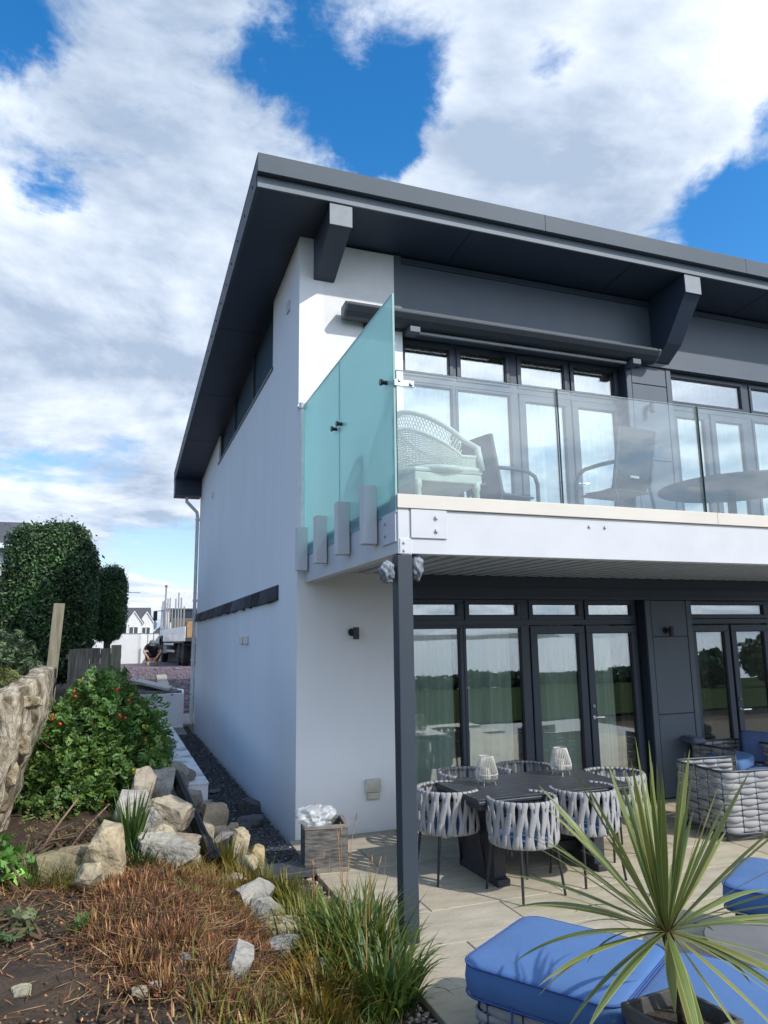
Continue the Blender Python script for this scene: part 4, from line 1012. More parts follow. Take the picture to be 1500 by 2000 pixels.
R_ = [
 ('large buff yellowish boulder beneath the left of the rose bush', -1.90, -2.02, (.30, .26, .36), 10, 1, M_rock, BUFF, (6, 8)),
 ('buff lobe of stone at the foot of the large yellowish boulder', -1.99, -2.22, (.22, .20, .17), -20, 2, M_rock, BUFF, (0, -10)),
 ('flat brown slab lying behind the large yellowish boulder', -2.05, -1.72, (.34, .2, .14), 4, 3, M_rock, (.72, .62, .5), (0, 0)),
 ('mossy low stone left of the large yellowish boulder', -2.20, -1.95, (.30, .22, .2), 15, 4, M_rock, (.62, .58, .42), (0, 0)),
 ('big cracked boulder in the middle of the pile, left of the black pipe', -1.40, -.98, (.36, .30, .33), -25, 5, M_rock, (1.05, 1.0, .9), (0, 22)),
 ('tall pinkish grey slab leaning beside the cracked boulder', -1.60, -.66, (.20, .15, .46), 8, 6, M_rock, (1.02, .97, .92), (0, 14)),
 ('smooth upright grey slab behind the cracked boulder', -1.42, -.30, (.26, .10, .38), -10, 7, M_rockgrey, (1.05, 1.05, 1.06), (-8, -4)),
 ('pale white rock left of the cracked boulder', -1.54, -1.22, (.18, .16, .25), 0, 8, M_rockgrey, WHT, (0, -6)),
 ('white rounded rock half hidden behind the sword leaves', -1.70, -.86, (.32, .26, .32), 30, 9, M_rockgrey, WHT, (0, 0)),
 ('wide pale two-toned boulder at the front of the pile', -1.44, -1.82, (.44, .28, .24), -14, 10, M_rockgrey, (1.15, 1.12, 1.02), (0, 14)),
 ('cream ridge stone resting on top of the wide front boulder', -1.46, -1.64, (.26, .2, .2), -30, 22, M_rock, (1.2, 1.15, .95), (0, 22)),
 ('long low stone under the cracked boulder', -1.33, -1.32, (.34, .20, .13), -22, 11, M_rock, (.75, .7, .62), (0, 10)),
 ('tan angular block right of the black pipe, before the white wall end', -.80, .42, (.28, .22, .28), 12, 12, M_rock, (1.15, 1.02, .85), (0, 0)),
 ('thin pointed stone standing right of the pipe', -.70, -.05, (.13, .09, .24), 20, 13, M_rock, (.95, .9, .8), (0, 8)),
 ('bright yellow stone at the edge of the slate path', -.60, -.10, (.16, .14, .14), 0, 14, M_rock, YEL, (0, 0)),
 ('flat tan stone beside the pipe, below the angular block', -.84, .02, (.22, .16, .12), -8, 15, M_rock, (1.05, .98, .85), (0, 0)),
 ('purple grey stone right of the pipe socket', -.82, -.52, (.24, .2, .2), 25, 16, M_rockgrey, (1.0, .96, 1.0), (0, 0)),
 ('tall cream stone right of the pipe end', -.72, -.78, (.16, .16, .34), 5, 17, M_rock, (1.2, 1.13, .95), (0, 5)),
 ('yellowish upright stone beside the stone step', -.66, -1.16, (.18, .16, .30), -5, 18, M_rock, YEL, (0, 2)),
 ('cream stone at the foot of the yellowish upright one', -.80, -1.42, (.26, .2, .24), -5, 19, M_rock, (1.15, 1.08, .85), (0, 6)),
 ('rough rock at the top of the pile beside the white wall', -1.12, 1.55, (.40, .3, .26), 12, 20, M_rockgrey, (.95, .92, .88), (0, 0)),
 ('grey weathered rock under the topmost rock of the pile', -1.18, .98, (.26, .22, .34), -12, 21, M_rockgrey, (.95, .93, .88), (0, 0)),
 ('brown grey rock left of the pipe top', -1.30, .75, (.26, .22, .30), 22, 23, M_rock, (.85, .8, .7), (0, 0)),
 ('pale stone tucked under the right edge of the rose bush', -1.42, .25, (.30, .24, .34), -5, 24, M_rock, (1.1, 1.02, .9), (0, 0)),
 ('small grey wedge between the leaning slab and the smooth slab', -1.26, -.1, (.2, .18, .22), 45, 25, M_rockgrey, (.9, .9, .92), (0, 0)),
 ('shadowed stone low between the rose bush and the leaning slab', -1.55, -.35, (.24, .2, .28), 10, 26, M_rock, (.8, .76, .68), (0, 0)),
 ('small cream stone under the black pipe', -1.02, -.55, (.18, .15, .2), 10, 27, M_rock, (1.1, 1.05, .92), (0, 0)),
 ('jagged grey rock in the yellow grass', -.84, -2.18, (.30, .2, .26), 30, 28, M_rockgrey, (1.12, 1.1, 1.05), (0, -20)),
 ('broad pale rock sloping under the jagged grey one', -.78, -2.42, (.26, .26, .24), -15, 29, M_rockgrey, (1.15, 1.14, 1.05), (0, 18)),
 ('buff stone below the jagged rock, sunk in yellow grass', -.72, -2.74, (.24, .22, .22), 10, 30, M_rock, (1.1, 1.04, .82), (0, 0)),
 ('rounded grey stone among the reddish stubble, left of the green grass', -.80, -3.02, (.19, .17, .19), 35, 31, M_rockgrey, (1.05, 1.04, 1.0), (0, 10)),
 ('mottled grey stone beside the rounded one near the bottom edge', -.68, -3.28, (.18, .17, .15), -30, 32, M_rockgrey, (1.0, 1.0, .95), (0, 0)),
 ('leaning mottled stone at the bottom of the stubble', -1.17, -3.62, (.14, .12, .22), 20, 33, M_rockgrey, (1.05, 1.05, 1.02), (0, 28)),
 ('small dark round stone in the stubble', -1.46, -3.62, (.085, .08, .07), 20, 34, M_rockgrey, (.6, .6, .58), (0, 0)),
 ('smooth tan stone at the bottom edge of the picture', -1.70, -3.92, (.07, .06, .05), 0, 35, M_rock, (.9, .85, .7), (0, 0)),
 ('pale oval pebble at the bottom edge right of the tan one', -1.62, -3.88, (.06, .05, .04), 0, 36, M_rockgrey, (1.1, 1.1, 1.05), (0, 0)),
 ('half buried stone at the bottom left corner', -2.25, -3.72, (.09, .08, .05), 0, 37, M_rock, (.9, .9, .75), (0, 0)),
 ('squat grey stone filling the gap above the leaning slab', -1.36, .42, (.30, .24, .26), 35, 51, M_rockgrey, (1.0, .98, .92), (0, 6)),
 ('tan stone wedged right of the pipe, nearer than the angular block', -.86, -.28, (.24, .2, .2), 20, 52, M_rock, (1.05, .96, .8), (4, 0)),
 ('pale flat-topped stone right of the pipe socket', -.72, -.50, (.2, .18, .18), -15, 53, M_rock, (1.2, 1.14, 1.0), (0, 0)),
 ('stone under the upper end of the black pipe', -1.08, .35, (.26, .24, .26), 5, 54, M_rockgrey, (.9, .86, .8), (0, 0)),
 ('buff stone left of the upper end of the black pipe', -1.24, 1.25, (.3, .24, .24), -20, 55, M_rock, (1.0, .93, .78), (0, 0)),
 ('small pale stone at the front foot of the cracked boulder', -1.22, -1.56, (.15, .13, .11), 40, 56, M_rock, (1.2, 1.12, .95), (0, 0)),
 ('grey stone between the sword leaves and the wide front boulder', -1.66, -1.42, (.2, .18, .18), 10, 57, M_rockgrey, (.95, .93, .88), (0, 0)),
 ('yellow tinged stone beside the slate path opposite the planter', -.62, -.82, (.15, .14, .15), 30, 58, M_rock, YEL, (0, 0)),
 ('low buff stone in the orange tipped grass', -.96, -1.78, (.2, .16, .12), 15, 59, M_rock, (1.05, .98, .8), (0, 0)),
 ('small rounded stone at the foot of the retaining wall end', -.86, .98, (.2, .18, .16), 60, 60, M_rockgrey, (1.0, .98, .95), (0, 0)),
 ('dark flat slate stone lying on the slate path', -.36, .75, (.30, .24, .14), 0, 38, M_slate, (1.3, 1.25, 1.2), (0, 0)),
 ('dark upright slate block on the path against the wall side', -.30, 1.15, (.26, .14, .26), -8, 39, M_slate, (1.25, 1.2, 1.2), (0, 0)),
 ('dark stone on the slate path beside the white wall', -.50, 2.7, (.2, .2, .09), 0, 40, M_slate, (1.1, 1.1, 1.1), (0, 0)),
]
for r in R_:
    rock(r[0], r[1], r[2], tuple(q*1.22 for q in r[3]), r[4], r[5], r[6], r[7], r[8], dz=.0)
tag(MB().box(-.10, .10, -.05, .05, 0, .06).build('brick', M_brick, None, bevel=.004, loc=(-.97, 1.95, .36)), 'broken red brick on top of the rocks beside the white wall', 'brick')
st = MB().box(-.28, .28, -.17, .17, 0, .06).build('stone_step', M_slate, None, bevel=.008, loc=(-.38, -1.07, -.01)); ensure_tint(st.data); st.rotation_euler = (0, 0, rad(4)); tag(st, 'dark flat stone step at the near end of the slate path', 'step')

def scatter_poly(name, P, size, base_v, base_f, m, tints, rng, flat=1.0, label=None, cat=None, kind='stuff', parent=None, sizes=None):
    n = len(P); k = len(base_v); bv = np.array(base_v, float)
    s = (sizes if sizes is not None else size*rng.uniform(.5, 1.5, n))[:, None, None]
    jit = 1+.35*rng.normal(size=(n, k, 1)).clip(-1, 1)
    B = bv[None]*jit*s; B[:, :, 2] *= flat
    a = rng.uniform(0, 2*np.pi, n); tl = rng.normal(0, .35, n)
    c, s_ = np.cos(tl), np.sin(tl); y = B[:, :, 1]*c[:, None]-B[:, :, 2]*s_[:, None]; z = B[:, :, 1]*s_[:, None]+B[:, :, 2]*c[:, None]; x = B[:, :, 0]
    c, s_ = np.cos(a)[:, None], np.sin(a)[:, None]; X = x*c-y*s_; Y = x*s_+y*c
    V = np.stack([X, Y, z], 2)+P[:, None, :]
    bf = np.array(base_f); F = (bf[None]+(np.arange(n)*k)[:, None, None]).reshape(-1, bf.shape[1])
    T = np.repeat(tints, k, axis=0)
    o = np_mesh(name, V.reshape(-1, 3), F, m, tint=T, parent=parent)
    if kind: o['kind'] = kind
    if label: o['label'] = label; 
    if cat: o['category'] = cat
    return o
OCT_V = [(1, 0, 0), (0, .8, 0), (-1, 0, 0), (0, -.8, 0), (.1, .1, .55), (0, 0, -.5)]; OCT_F = [(0, 1, 4), (1, 2, 4), (2, 3, 4), (3, 0, 4), (1, 0, 5), (2, 1, 5), (3, 2, 5), (0, 3, 5)]
def gray(rng, n, lo, hi, warm=(1, 1, 1)):
    g = rng.uniform(lo, hi, (n, 1)); return g*np.array(warm)[None]
def onground(x, y, dz=0.0): return np.stack([x, y, G(x, y)+dz], 1)
# slate chippings
n = 26000; x = RNG.uniform(-.80, -.01, n); y = -1.2+(10.4)*RNG.random(n)**1.7
lo_x = np.interp(y, [-1.25, 0., 1.6, 9.4], [-.62, -.60, -.76, -.76]); hi_x = np.where(y < 0, -.09, -.01)
x = lo_x+(hi_x-lo_x)*RNG.random(n)
P = onground(x, y, .038+.012*RNG.random(n)); P[:, 2] += .05*np.exp(-((x-0)/.08)**2)*(y > 0)
t_ = gray(RNG, n, .35, 1.5); t_[RNG.random(n) < .12] *= 4.0
scatter_poly('slate_chippings', P, .017, OCT_V, OCT_F, M_slate, t_, RNG, .35, 'dark slate chippings beside the gable wall', 'gravel')
# beach pebbles between the stubble and the patio edge
n = 2600; y = -4.4+3.2*RNG.random(n); x = -.12-.62*RNG.random(n)**1.1
P = onground(x, y, .008); t_ = gray(RNG, n, .45, 1.7, (1.05, 1, .9)); t_[RNG.random(n) < .3] *= np.array([[.65, .65, .68]])
scatter_poly('pebbles', P, .022, OCT_V, OCT_F, M_pebble, t_, RNG, .9, 'mixed beach pebbles along the patio edge', 'pebbles')
n = 1500; x = -2.7+2.2*RNG.random(n); y = -4.4+3*RNG.random(n)
scatter_poly('soil_crumbs', onground(x, y, .006), .010, OCT_V, OCT_F, M_pebble, gray(RNG, n, .25, .9, (1, .8, .6)), RNG, .9, 'crumbs of soil and tiny stones on the bare ground', 'crumbs')
# plum slate on the driveway
n = 9000; x = RNG.uniform(-3.5, 3.5, n); y = 12.6+8*RNG.random(n)**1.5
scatter_poly('gravel_chips', onground(x, y, .04), .035, OCT_V, OCT_F, M_pchip, gray(RNG, n, .6, 1.6, (1, .95, 1)), RNG, .5, 'plum slate chippings covering the sloping drive', 'gravel')

# ------------------------------------------------------------------ blades, stems, leaves
def blades(name, roots, L, W, az, lean, curve, tints, m, parent=None, seg=5, tipc=None, kink=None):
    """grass-like blades, numpy vectorised. lean: initial angle from vertical; curve: added bend"""
    n = len(roots); V = np.zeros((n, (seg+1)*2, 3)); T = np.zeros((n, (seg+1)*2, 3)); p = roots.copy(); ang = lean.copy()
    hd = np.stack([np.cos(az), np.sin(az), np.zeros(n)], 1); sd = np.stack([-np.sin(az), np.cos(az), np.zeros(n)], 1)
    for i in range(seg+1):
        u = i/seg; w = (W*(1-u**2)*.5*(.75+.5*min(1, u*3)))[:, None]
        V[:, 2*i] = p-sd*w; V[:, 2*i+1] = p+sd*w
        tc = tints if tipc is None else tints*(1-u**1.3)+tipc*u**1.3
        T[:, 2*i] = tc; T[:, 2*i+1] = tc
        d = hd*np.sin(ang)[:, None]+np.array([0, 0, 1])[None]*np.cos(ang)[:, None]; p = p+d*(L/seg)[:, None]; ang = ang+curve/seg*(.4+1.2*u)
    b = np.array([(2*i, 2*i+1, 2*i+3, 2*i+2) for i in range(seg)]); F = (b[None]+(np.arange(n)*(seg+1)*2)[:, None, None]).reshape(-1, 4)
    return np_mesh(name, V.reshape(-1, 3), F, m, tint=T.reshape(-1, 3), parent=parent, smooth=True)
def pick(rng, n, cols, jitter=.18):
    c = np.array(cols)[rng.integers(0, len(cols), n)]; return c*(1+jitter*rng.normal(size=(n, 1))).clip(.4, 1.8)
# cut stubble mound: short standing stalks and lying straw.  tints multiply the dry stem colour
DRYC = [(1.0, .85, .75), (.50, .38, .34), (.34, .24, .22), (1.5, 1.5, 1.4), (.24, .19, .18), (.85, .58, .42), (.16, .14, .14), (.62, .42, .32), (1.1, 1.2, .8), (.7, .85, .5)]
def inmound(x, y): return ((x+1.16)/.80)**2+((y+2.95)/1.22)**2
n = 9500; x = RNG.uniform(-2.1, -.45, n*2); y = RNG.uniform(-4.4, -1.6, n*2); q = inmound(x, y)+.35*RNG.normal(size=n*2); k = (q < 1)
x, y = x[k][:n], y[k][:n]; n = len(x)
hump = .05*np.clip(1-inmound(x, y), 0, 1)
o = blades('cut_stubble', onground(x, y, -.01)+np.stack([0*x, 0*x, hump], 1), RNG.uniform(.03, .10, n), RNG.uniform(.005, .011, n), RNG.uniform(0, 6.28, n), RNG.uniform(.1, 1.0, n), RNG.uniform(-.3, .5, n), pick(RNG, n, DRYC), M_dry, seg=2); stuff(o, 'reddish brown cut stubble on the garden mound', 'stubble')
n = 11000; x = -1.2+.75*RNG.normal(size=n); y = -2.8+.85*RNG.normal(size=n); k = (x > -2.75) & (x < -.35) & (y > -4.5) & (y < -1.35) & ((inmound(x, y) < 1.15) | (RNG.random(n) < .25)); x, y = x[k], y[k]; n = len(x)
hump = .06*np.clip(1-inmound(x, y), 0, 1)
o = blades('dry_straw', onground(x, y, .012)+np.stack([0*x, 0*x, hump+.02*RNG.random(n)], 1), RNG.uniform(.05, .20, n), RNG.uniform(.004, .009, n), RNG.uniform(0, 6.28, n), RNG.uniform(1.25, 1.62, n), RNG.uniform(-.15, .35, n), pick(RNG, n, DRYC), M_dry, seg=3); stuff(o, 'dead reddish straw lying over the mound and soil', 'straw')
cx_ = RNG.uniform(-2.0, -.5, 150); cy_ = RNG.uniform(-4.3, -1.7, 150); k_ = inmound(cx_, cy_) < .95; cx_, cy_ = cx_[k_], cy_[k_]
m_ = 85; x = np.repeat(cx_, m_)+.045*RNG.normal(size=len(cx_)*m_); y = np.repeat(cy_, m_)+.045*RNG.normal(size=len(cx_)*m_); n = len(x); ax_ = np.arctan2(y-np.repeat(cy_, m_), x-np.repeat(cx_, m_)); rr = np.hypot(y-np.repeat(cy_, m_), x-np.repeat(cx_, m_))
tone = np.repeat(RNG.uniform(.25, 1.15, len(cx_)), m_)[:, None]*np.array([[1, .88, .8]])
o = blades('cut_tussocks', onground(x, y, -.01)+np.stack([0*x, 0*x, .05*np.clip(1-inmound(x, y), 0, 1)], 1), RNG.uniform(.05, .15, n), RNG.uniform(.005, .011, n), ax_+.5*RNG.normal(size=n), .15+rr*9*RNG.uniform(.4, 1.2, n), RNG.uniform(0, .7, n), pick(RNG, n, DRYC)*tone, M_dry, seg=3); stuff(o, 'cut reddish tussocks standing in the mound', 'stubble')
# straw along the foot of the rocks
n = 3200; x = RNG.uniform(-2.6, -1.1, n); y = -1.95+.16*RNG.normal(size=n)-.18*(x+1.1)*-.35; 
o = blades('dry_straw', onground(x, y, .01), RNG.uniform(.06, .26, n), RNG.uniform(.003, .006, n), RNG.uniform(0, 6.28, n), RNG.uniform(.9, 1.6, n), RNG.uniform(-.1, .4, n), pick(RNG, n, DRYC[:4]+[(1.3, 1.3, 1.0)]), M_dry, seg=3); stuff(o, 'dry straw lying along the foot of the rocks', 'straw')
GREEN = [(.9, 1.0, .8), (.55, .7, .6), (1.25, 1.25, .9), (.38, .5, .45), (.6, .8, .6), (1.0, 1.1, .8), (2.4, 1.7, .9)]
YELG = [(2.3, 1.6, .8), (1.7, 1.5, .9), (1.2, 1.3, .9), (2.8, 1.7, .9), (3.2, 1.3, .6)]
def clump(label, x0, y0, r, n, L, W, cols, tips=None, seed=0, flop=1.0, cat='grass clump', name='grass_clump', dry=0):
    rng = np.random.default_rng(seed); a = rng.uniform(0, 6.28, n); rr = r*np.sqrt(rng.random(n)); x = x0+rr*np.cos(a); y = y0+rr*np.sin(a)
    az = a+rng.normal(0, .7, n); lean = .08+.5*rr/r*rng.random(n)+.05*rng.random(n)
    t = thing(name, label, cat, (0, 0, 0))
    t.location = (x0, y0, gz(x0, y0)); roots = onground(x, y, -.02)-np.array([[x0, y0, gz(x0, y0)]])
    LL = rng.uniform(.55, 1.1, n)*L
    tip = pick(rng, n, tips) if tips else None
    blades('leaves', roots, LL, W*rng.uniform(.6, 1.3, n), az, lean, flop*rng.uniform(.3, 1.7, n), pick(rng, n, cols), M_grass, t, seg=6, tipc=tip)
    if dry:
        k = dry; i = rng.integers(0, n, k); blades('seed_stalks', roots[i], rng.uniform(.9, 1.6, k)*L, np.full(k, .004), rng.uniform(0, 6.28, k), rng.uniform(0, .25, k), rng.uniform(-.1, .5, k), pick(rng, k, [(1.1, .85, .6), (1.4, 1.1, .8)]), M_dry, t, seg=5)
    return t
clump('big dark green grass clump spilling onto the patio edge beside the post', -.26, -3.10, .22, 480, .56, .020, GREEN, [(1.4, 1.3, .8), (.9, 1, .8), (2.2, 1.6, .8)], 1, 1.2, dry=14)
clump('green grass clump at the bottom edge right of the stones', -.33, -3.62, .20, 330, .48, .019, GREEN, [(1.6, 1.4, .8), (.9, 1, .8)], 2, 1.3, dry=4)
clump('dark green grass behind the big clump, nearer the planter', -.42, -2.55, .16, 260, .38, .013, GREEN, [(1.6, 1.4, .8)], 3, 1.0, dry=10)
clump('yellow green grass in front of the stone step', -.62, -1.72, .20, 240, .36, .014, YELG, [(2.8, 1.4, .6), (2.0, 1.6, .8)], 4, .9)
clump('orange tipped grass growing round the end of the black pipe', -.90, -1.42, .13, 190, .38, .012, YELG, [(3.6, 1.2, .5), (2.4, 1.5, .8)], 5, .8)
clump('yellow grass between the jagged rock and the big green clump', -.58, -2.85, .22, 260, .40, .014, YELG+GREEN[:1], [(3.2, 1.2, .5), (2.2, 1.7, .8)], 6, 1.1)
clump('tall yellow and rust coloured grass beside the rounded grey stone', -.62, -3.42, .16, 210, .38, .014, YELG+GREEN[:2], [(3.4, 1.1, .5)], 7, 1.1)
clump('sparse yellow grass on the far edge of the stubble mound', -1.02, -2.15, .30, 420, .22, .007, YELG, [(3.4, 1.2, .5)], 8, .9)
clump('short yellowing grass left of the jagged grey rock', -1.0, -2.62, .22, 320, .20, .007, YELG+GREEN[:2], [(3.2, 1.2, .5)], 9, .9)
clump('upright dark sword leaves in front of the white rock', -1.72, -1.72, .07, 70, .58, .024, [(.5, .75, .6), (.7, .95, .7)], [(.8, .9, .6)], 10, .35, 'plant', 'sword_leaf_plant')
clump('low dark green leaves sprawling under the sword leaves', -1.66, -1.92, .14, 150, .24, .013, [(.4, .65, .5), (.6, .85, .6)], None, 11, 1.1, 'plant', 'low_plant')
clump('small green tuft on the bare soil at the lower left', -2.02, -2.95, .03, 30, .17, .016, [(1.0, 1.4, .9)], None, 12, 1.4, 'plant', 'low_plant')
clump('fine grass growing at the left edge near the mossy stone', -2.36, -2.0, .20, 260, .26, .006, GREEN+YELG[:2], None, 13, .9)
clump('thin tangled grass before the mossy low stone', -2.12, -2.08, .16, 220, .24, .005, GREEN[:1]+YELG[:2], None, 14, .8)
clump('rust tipped strappy grass between the pipe end and the jagged rock', -.80, -1.82, .17, 260, .34, .012, YELG, [(3.6, 1.2, .5), (2.6, 1.0, .5)], 21, 1.1)
clump('bright yellow green strappy grass leaning over the pebbles', -.46, -2.22, .16, 200, .36, .013, YELG[:3], [(2.4, 1.8, .8), (3.2, 1.3, .6)], 22, 1.2)
clump('tangled green and rust grass at the right end of the bottom edge stones', -.72, -3.72, .18, 240, .34, .012, YELG+GREEN, [(3.6, 1.0, .5)], 23, 1.2)
clump('long green grass flopping over the mottled stones', -.50, -3.30, .14, 160, .44, .014, GREEN+YELG[1:3], [(2.2, 1.6, .8)], 24, 1.5)
clump('sparse green tuft among the reddish stubble near the middle', -1.28, -2.52, .07, 28, .24, .010, YELG[1:3]+GREEN[:1], [(2.2, 1.7, .8)], 25, 1.0)
clump('sparse yellow tuft in the stubble left of the leaning mottled stone', -1.36, -3.30, .08, 26, .2, .009, YELG, None, 26, 1.0)
n = 5200; x = RNG.uniform(-1.5, -.4, n); y = RNG.uniform(-4.3, -1.5, n); k = (inmound(x, y) > .35) & (x > -1.45+.25*RNG.normal(size=n)); x, y = x[k], y[k]; n = len(x)
o = blades('mixed_grass', onground(x, y, -.005), RNG.uniform(.06, .22, n), RNG.uniform(.004, .010, n), RNG.uniform(0, 6.28, n), RNG.uniform(.1, 1.2, n), RNG.uniform(.1, 1.4, n), pick(RNG, n, YELG+GREEN+[(3.0, .9, .5), (2.2, .8, .5)]), M_grass, seg=4, tipc=pick(RNG, n, [(3.2, 1.2, .6), (2.2, 1.6, .8), (1.2, 1.3, .8)])); stuff(o, 'tangled yellow, green and rusty grass round the right of the mound', 'grass')
def dry_stalk(label, x, y, L, seed, n=3, cat='dry stalk'):
    rng = random.Random(seed); t = thing('dry_stalk', label, cat, (x, y, gz(x, y)))
    for k in range(n):
        a = rng.uniform(0, 6.28); ln = L*rng.uniform(.7, 1.1); pts = []; b = rng.uniform(.05, .35)
        for i in range(9): u = i/8; pts.append((math.cos(a)*b*u*u*ln, math.sin(a)*b*u*u*ln, ln*u*(1-.12*u*b)))
        MB().tube(pts, [.003]*6+[.0025, .002, .001], 5, tint=(1.15, 1.1, .85)).build('stem', M_dry, t, smooth=True)
        e = pts[-1]; MB().tube([pts[-2], ((pts[-2][0]+e[0])/2+.004, (pts[-2][1]+e[1])/2, (pts[-2][2]+e[2])/2), e], [.002, .006, .002], 6, tint=(1.1, 1.0, .85)).build('seed_head', M_dry, t, smooth=True)
    return t
dry_stalk('tall thin straw coloured seed stalks before the planter and the post', -.30, -2.75, .85, 1, 3)
dry_stalk('straw stalks leaning across the foot of the post', -.18, -2.90, .60, 2, 3)
dry_stalk('bent reddish stalks reaching towards the planter', -.42, -2.42, .55, 3, 3)
# leafy crowns
def leaves(name, C, nrm, size, tints, m, parent=None, rng=RNG, aspect=.5):
    n = len(C); nrm = unit(nrm); r = rng.normal(size=(n, 3)); a = unit(np.cross(nrm, r)); b = np.cross(nrm, a)
    s = (size*rng.uniform(.6, 1.35, n))[:, None]
    V = np.stack([C-a*s, C+b*s*aspect+nrm*s*.16-a*s*.1, C+a*s, C-b*s*aspect+nrm*s*.16-a*s*.1, ], 1)
    F = np.array([(0, 1, 2, 3)])[None]+(np.arange(n)*4)[:, None, None]
    # fold along the midrib: two triangles
    F = np.concatenate([np.stack([F[:, 0, 0], F[:, 0, 1], F[:, 0, 2]], 1), np.stack([F[:, 0, 0], F[:, 0, 2], F[:, 0, 3]], 1)])
    return np_mesh(name, V.reshape(-1, 3), F, m, tint=np.repeat(tints, 4, axis=0), parent=parent)
def vnoise(P, sc, seed):
    return np.array([mnoise.fractal(Vector((p[0]*sc+seed, p[1]*sc, p[2]*sc)), 1, 2, 3) for p in P])
def superell(rng, n, a, b, c, e, fill):
    d = unit(rng.normal(size=(n, 3))); k = (np.abs(d[:, 0])**e+np.abs(d[:, 1])**e+np.abs(d[:, 2])**e)**(-1/e)
    r = 1-fill*rng.random(n)**1.6; return d*k[:, None]*r[:, None]*np.array([a, b, c]), d
def hedge(label, loc, a, b, c, n, size, seed, zoff, light=1.0, e=3.2):
    rng = np.random.default_rng(seed); t = thing('hedge', label, 'hedge', loc)
    P, d = superell(rng, n, a, b, c, e, .22); nz_ = vnoise(d*1.0, 2.6, seed); P *= (1+.10*nz_+.05*np.maximum(0, vnoise(d, 9.0, seed+2)))[:, None]
    nz2 = vnoise(P, 1.4, seed+5)
    P += rng.normal(0, .025, P.shape); o_ = rng.random(n) < .03; P[o_] *= rng.uniform(1.02, 1.11, (o_.sum(), 1)); P[:, 2] += zoff
    tt = pick(rng, n, [(.8, .9, .75), (1.2, 1.3, 1.0), (.5, .6, .55), (2.2, 2.2, 1.3), (1.6, 1.2, .8)], .25)*(1+.7*nz2[:, None]).clip(.4, 1.8)*light
    leaves('crown', P, d+.9*rng.normal(size=d.shape), size, tt, M_leafhedge, t, rng, .45)
    # dense dark inner twigs
    tw = MB()
    for k in range(70):
        q = rng.normal(size=3); q[2] = abs(q[2]); q /= np.linalg.norm(q); e_ = Vector((q[0]*a*.9, q[1]*b*.9, q[2]*c*.85+zoff)); s_ = Vector((q[0]*.1, q[1]*.1, zoff-c*.9)); md = s_.lerp(e_, .5)+Vector(rng.normal(0, .06, 3)); tw.tube([s_, md, e_], [.02, .012, .004], 5)
    tw.build('branches', M_twig, t)
    bmx = MB(); 
    P2, _ = superell(rng, 1, a, b, c, e, 0)
    import bmesh
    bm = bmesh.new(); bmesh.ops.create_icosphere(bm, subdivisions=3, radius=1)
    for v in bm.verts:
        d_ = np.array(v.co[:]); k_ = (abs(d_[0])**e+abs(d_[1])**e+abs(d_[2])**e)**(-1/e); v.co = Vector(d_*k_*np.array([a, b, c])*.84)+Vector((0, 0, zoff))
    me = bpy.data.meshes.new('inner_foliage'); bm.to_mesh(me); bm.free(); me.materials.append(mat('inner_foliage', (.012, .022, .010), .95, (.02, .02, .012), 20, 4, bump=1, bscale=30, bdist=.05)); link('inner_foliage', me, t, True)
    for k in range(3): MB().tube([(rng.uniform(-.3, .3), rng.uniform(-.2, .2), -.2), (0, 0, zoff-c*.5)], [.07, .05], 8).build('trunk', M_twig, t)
    return t
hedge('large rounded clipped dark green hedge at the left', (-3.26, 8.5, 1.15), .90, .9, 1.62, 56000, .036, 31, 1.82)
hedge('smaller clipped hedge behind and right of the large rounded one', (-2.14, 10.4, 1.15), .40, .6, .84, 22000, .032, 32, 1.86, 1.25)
def shoots(t, rng, C, n, L, m): 
    tw = MB()
    for k in range(n):
        a = rng.uniform(0, 6.28); b = rng.uniform(0, .8); e_ = C+Vector((math.cos(a)*b*L, math.sin(a)*b*L, L*rng.uniform(.6, 1))); tw.tube([C, C.lerp(e_, .5)+Vector((rng.normal()*.03, rng.normal()*.03, .02)), e_], [.012, .008, .003], 5)
    tw.build('branches', m, t)
def compound(rng, n, C, spread, k, leaf):  # sprigs of k leaflets along a stalk
    d = unit(rng.normal(size=(n, 3))+np.array([0, 0, .25])); out = []; nn = []; side = unit(np.cross(d, rng.normal(size=(n, 3)))); up = np.cross(d, side)
    for j in range(k):
        s = ((j//2)+1)/((k+1)//2+.5); sg = (1 if j % 2 else -1) if j < k-1 else 0
        out.append(C+d*(spread*s)+side*(sg*leaf*.9)); nn.append(up+.25*rng.normal(size=(n, 3)))
    return np.concatenate(out), np.concatenate(nn)
n = 1700; x = RNG.uniform(-2.7, -1.2, n); y = RNG.uniform(-4.4, -1.3, n)
stuff(leaves('leaf_litter', onground(x, y, .014), np.stack([RNG.normal(size=n)*.5, RNG.normal(size=n)*.5, np.ones(n)], 1), .013, pick(RNG, n, [(1.1, .8, .6), (.6, .45, .4), (1.5, 1.3, .9), (.4, .3, .25), (.35, .55, .3)], .25), M_dry), 'small dead leaves and bits on the bare soil', 'leaf litter')
n = 420; x = RNG.uniform(-2.7, -1.2, n); y = RNG.uniform(-4.4, -1.2, n)
scatter_poly('clods', onground(x, y, .004), .022, OCT_V, OCT_F, M_soil, gray(RNG, n, .8, 1.3), RNG, .7, 'clods of earth on the bare soil', 'clods')
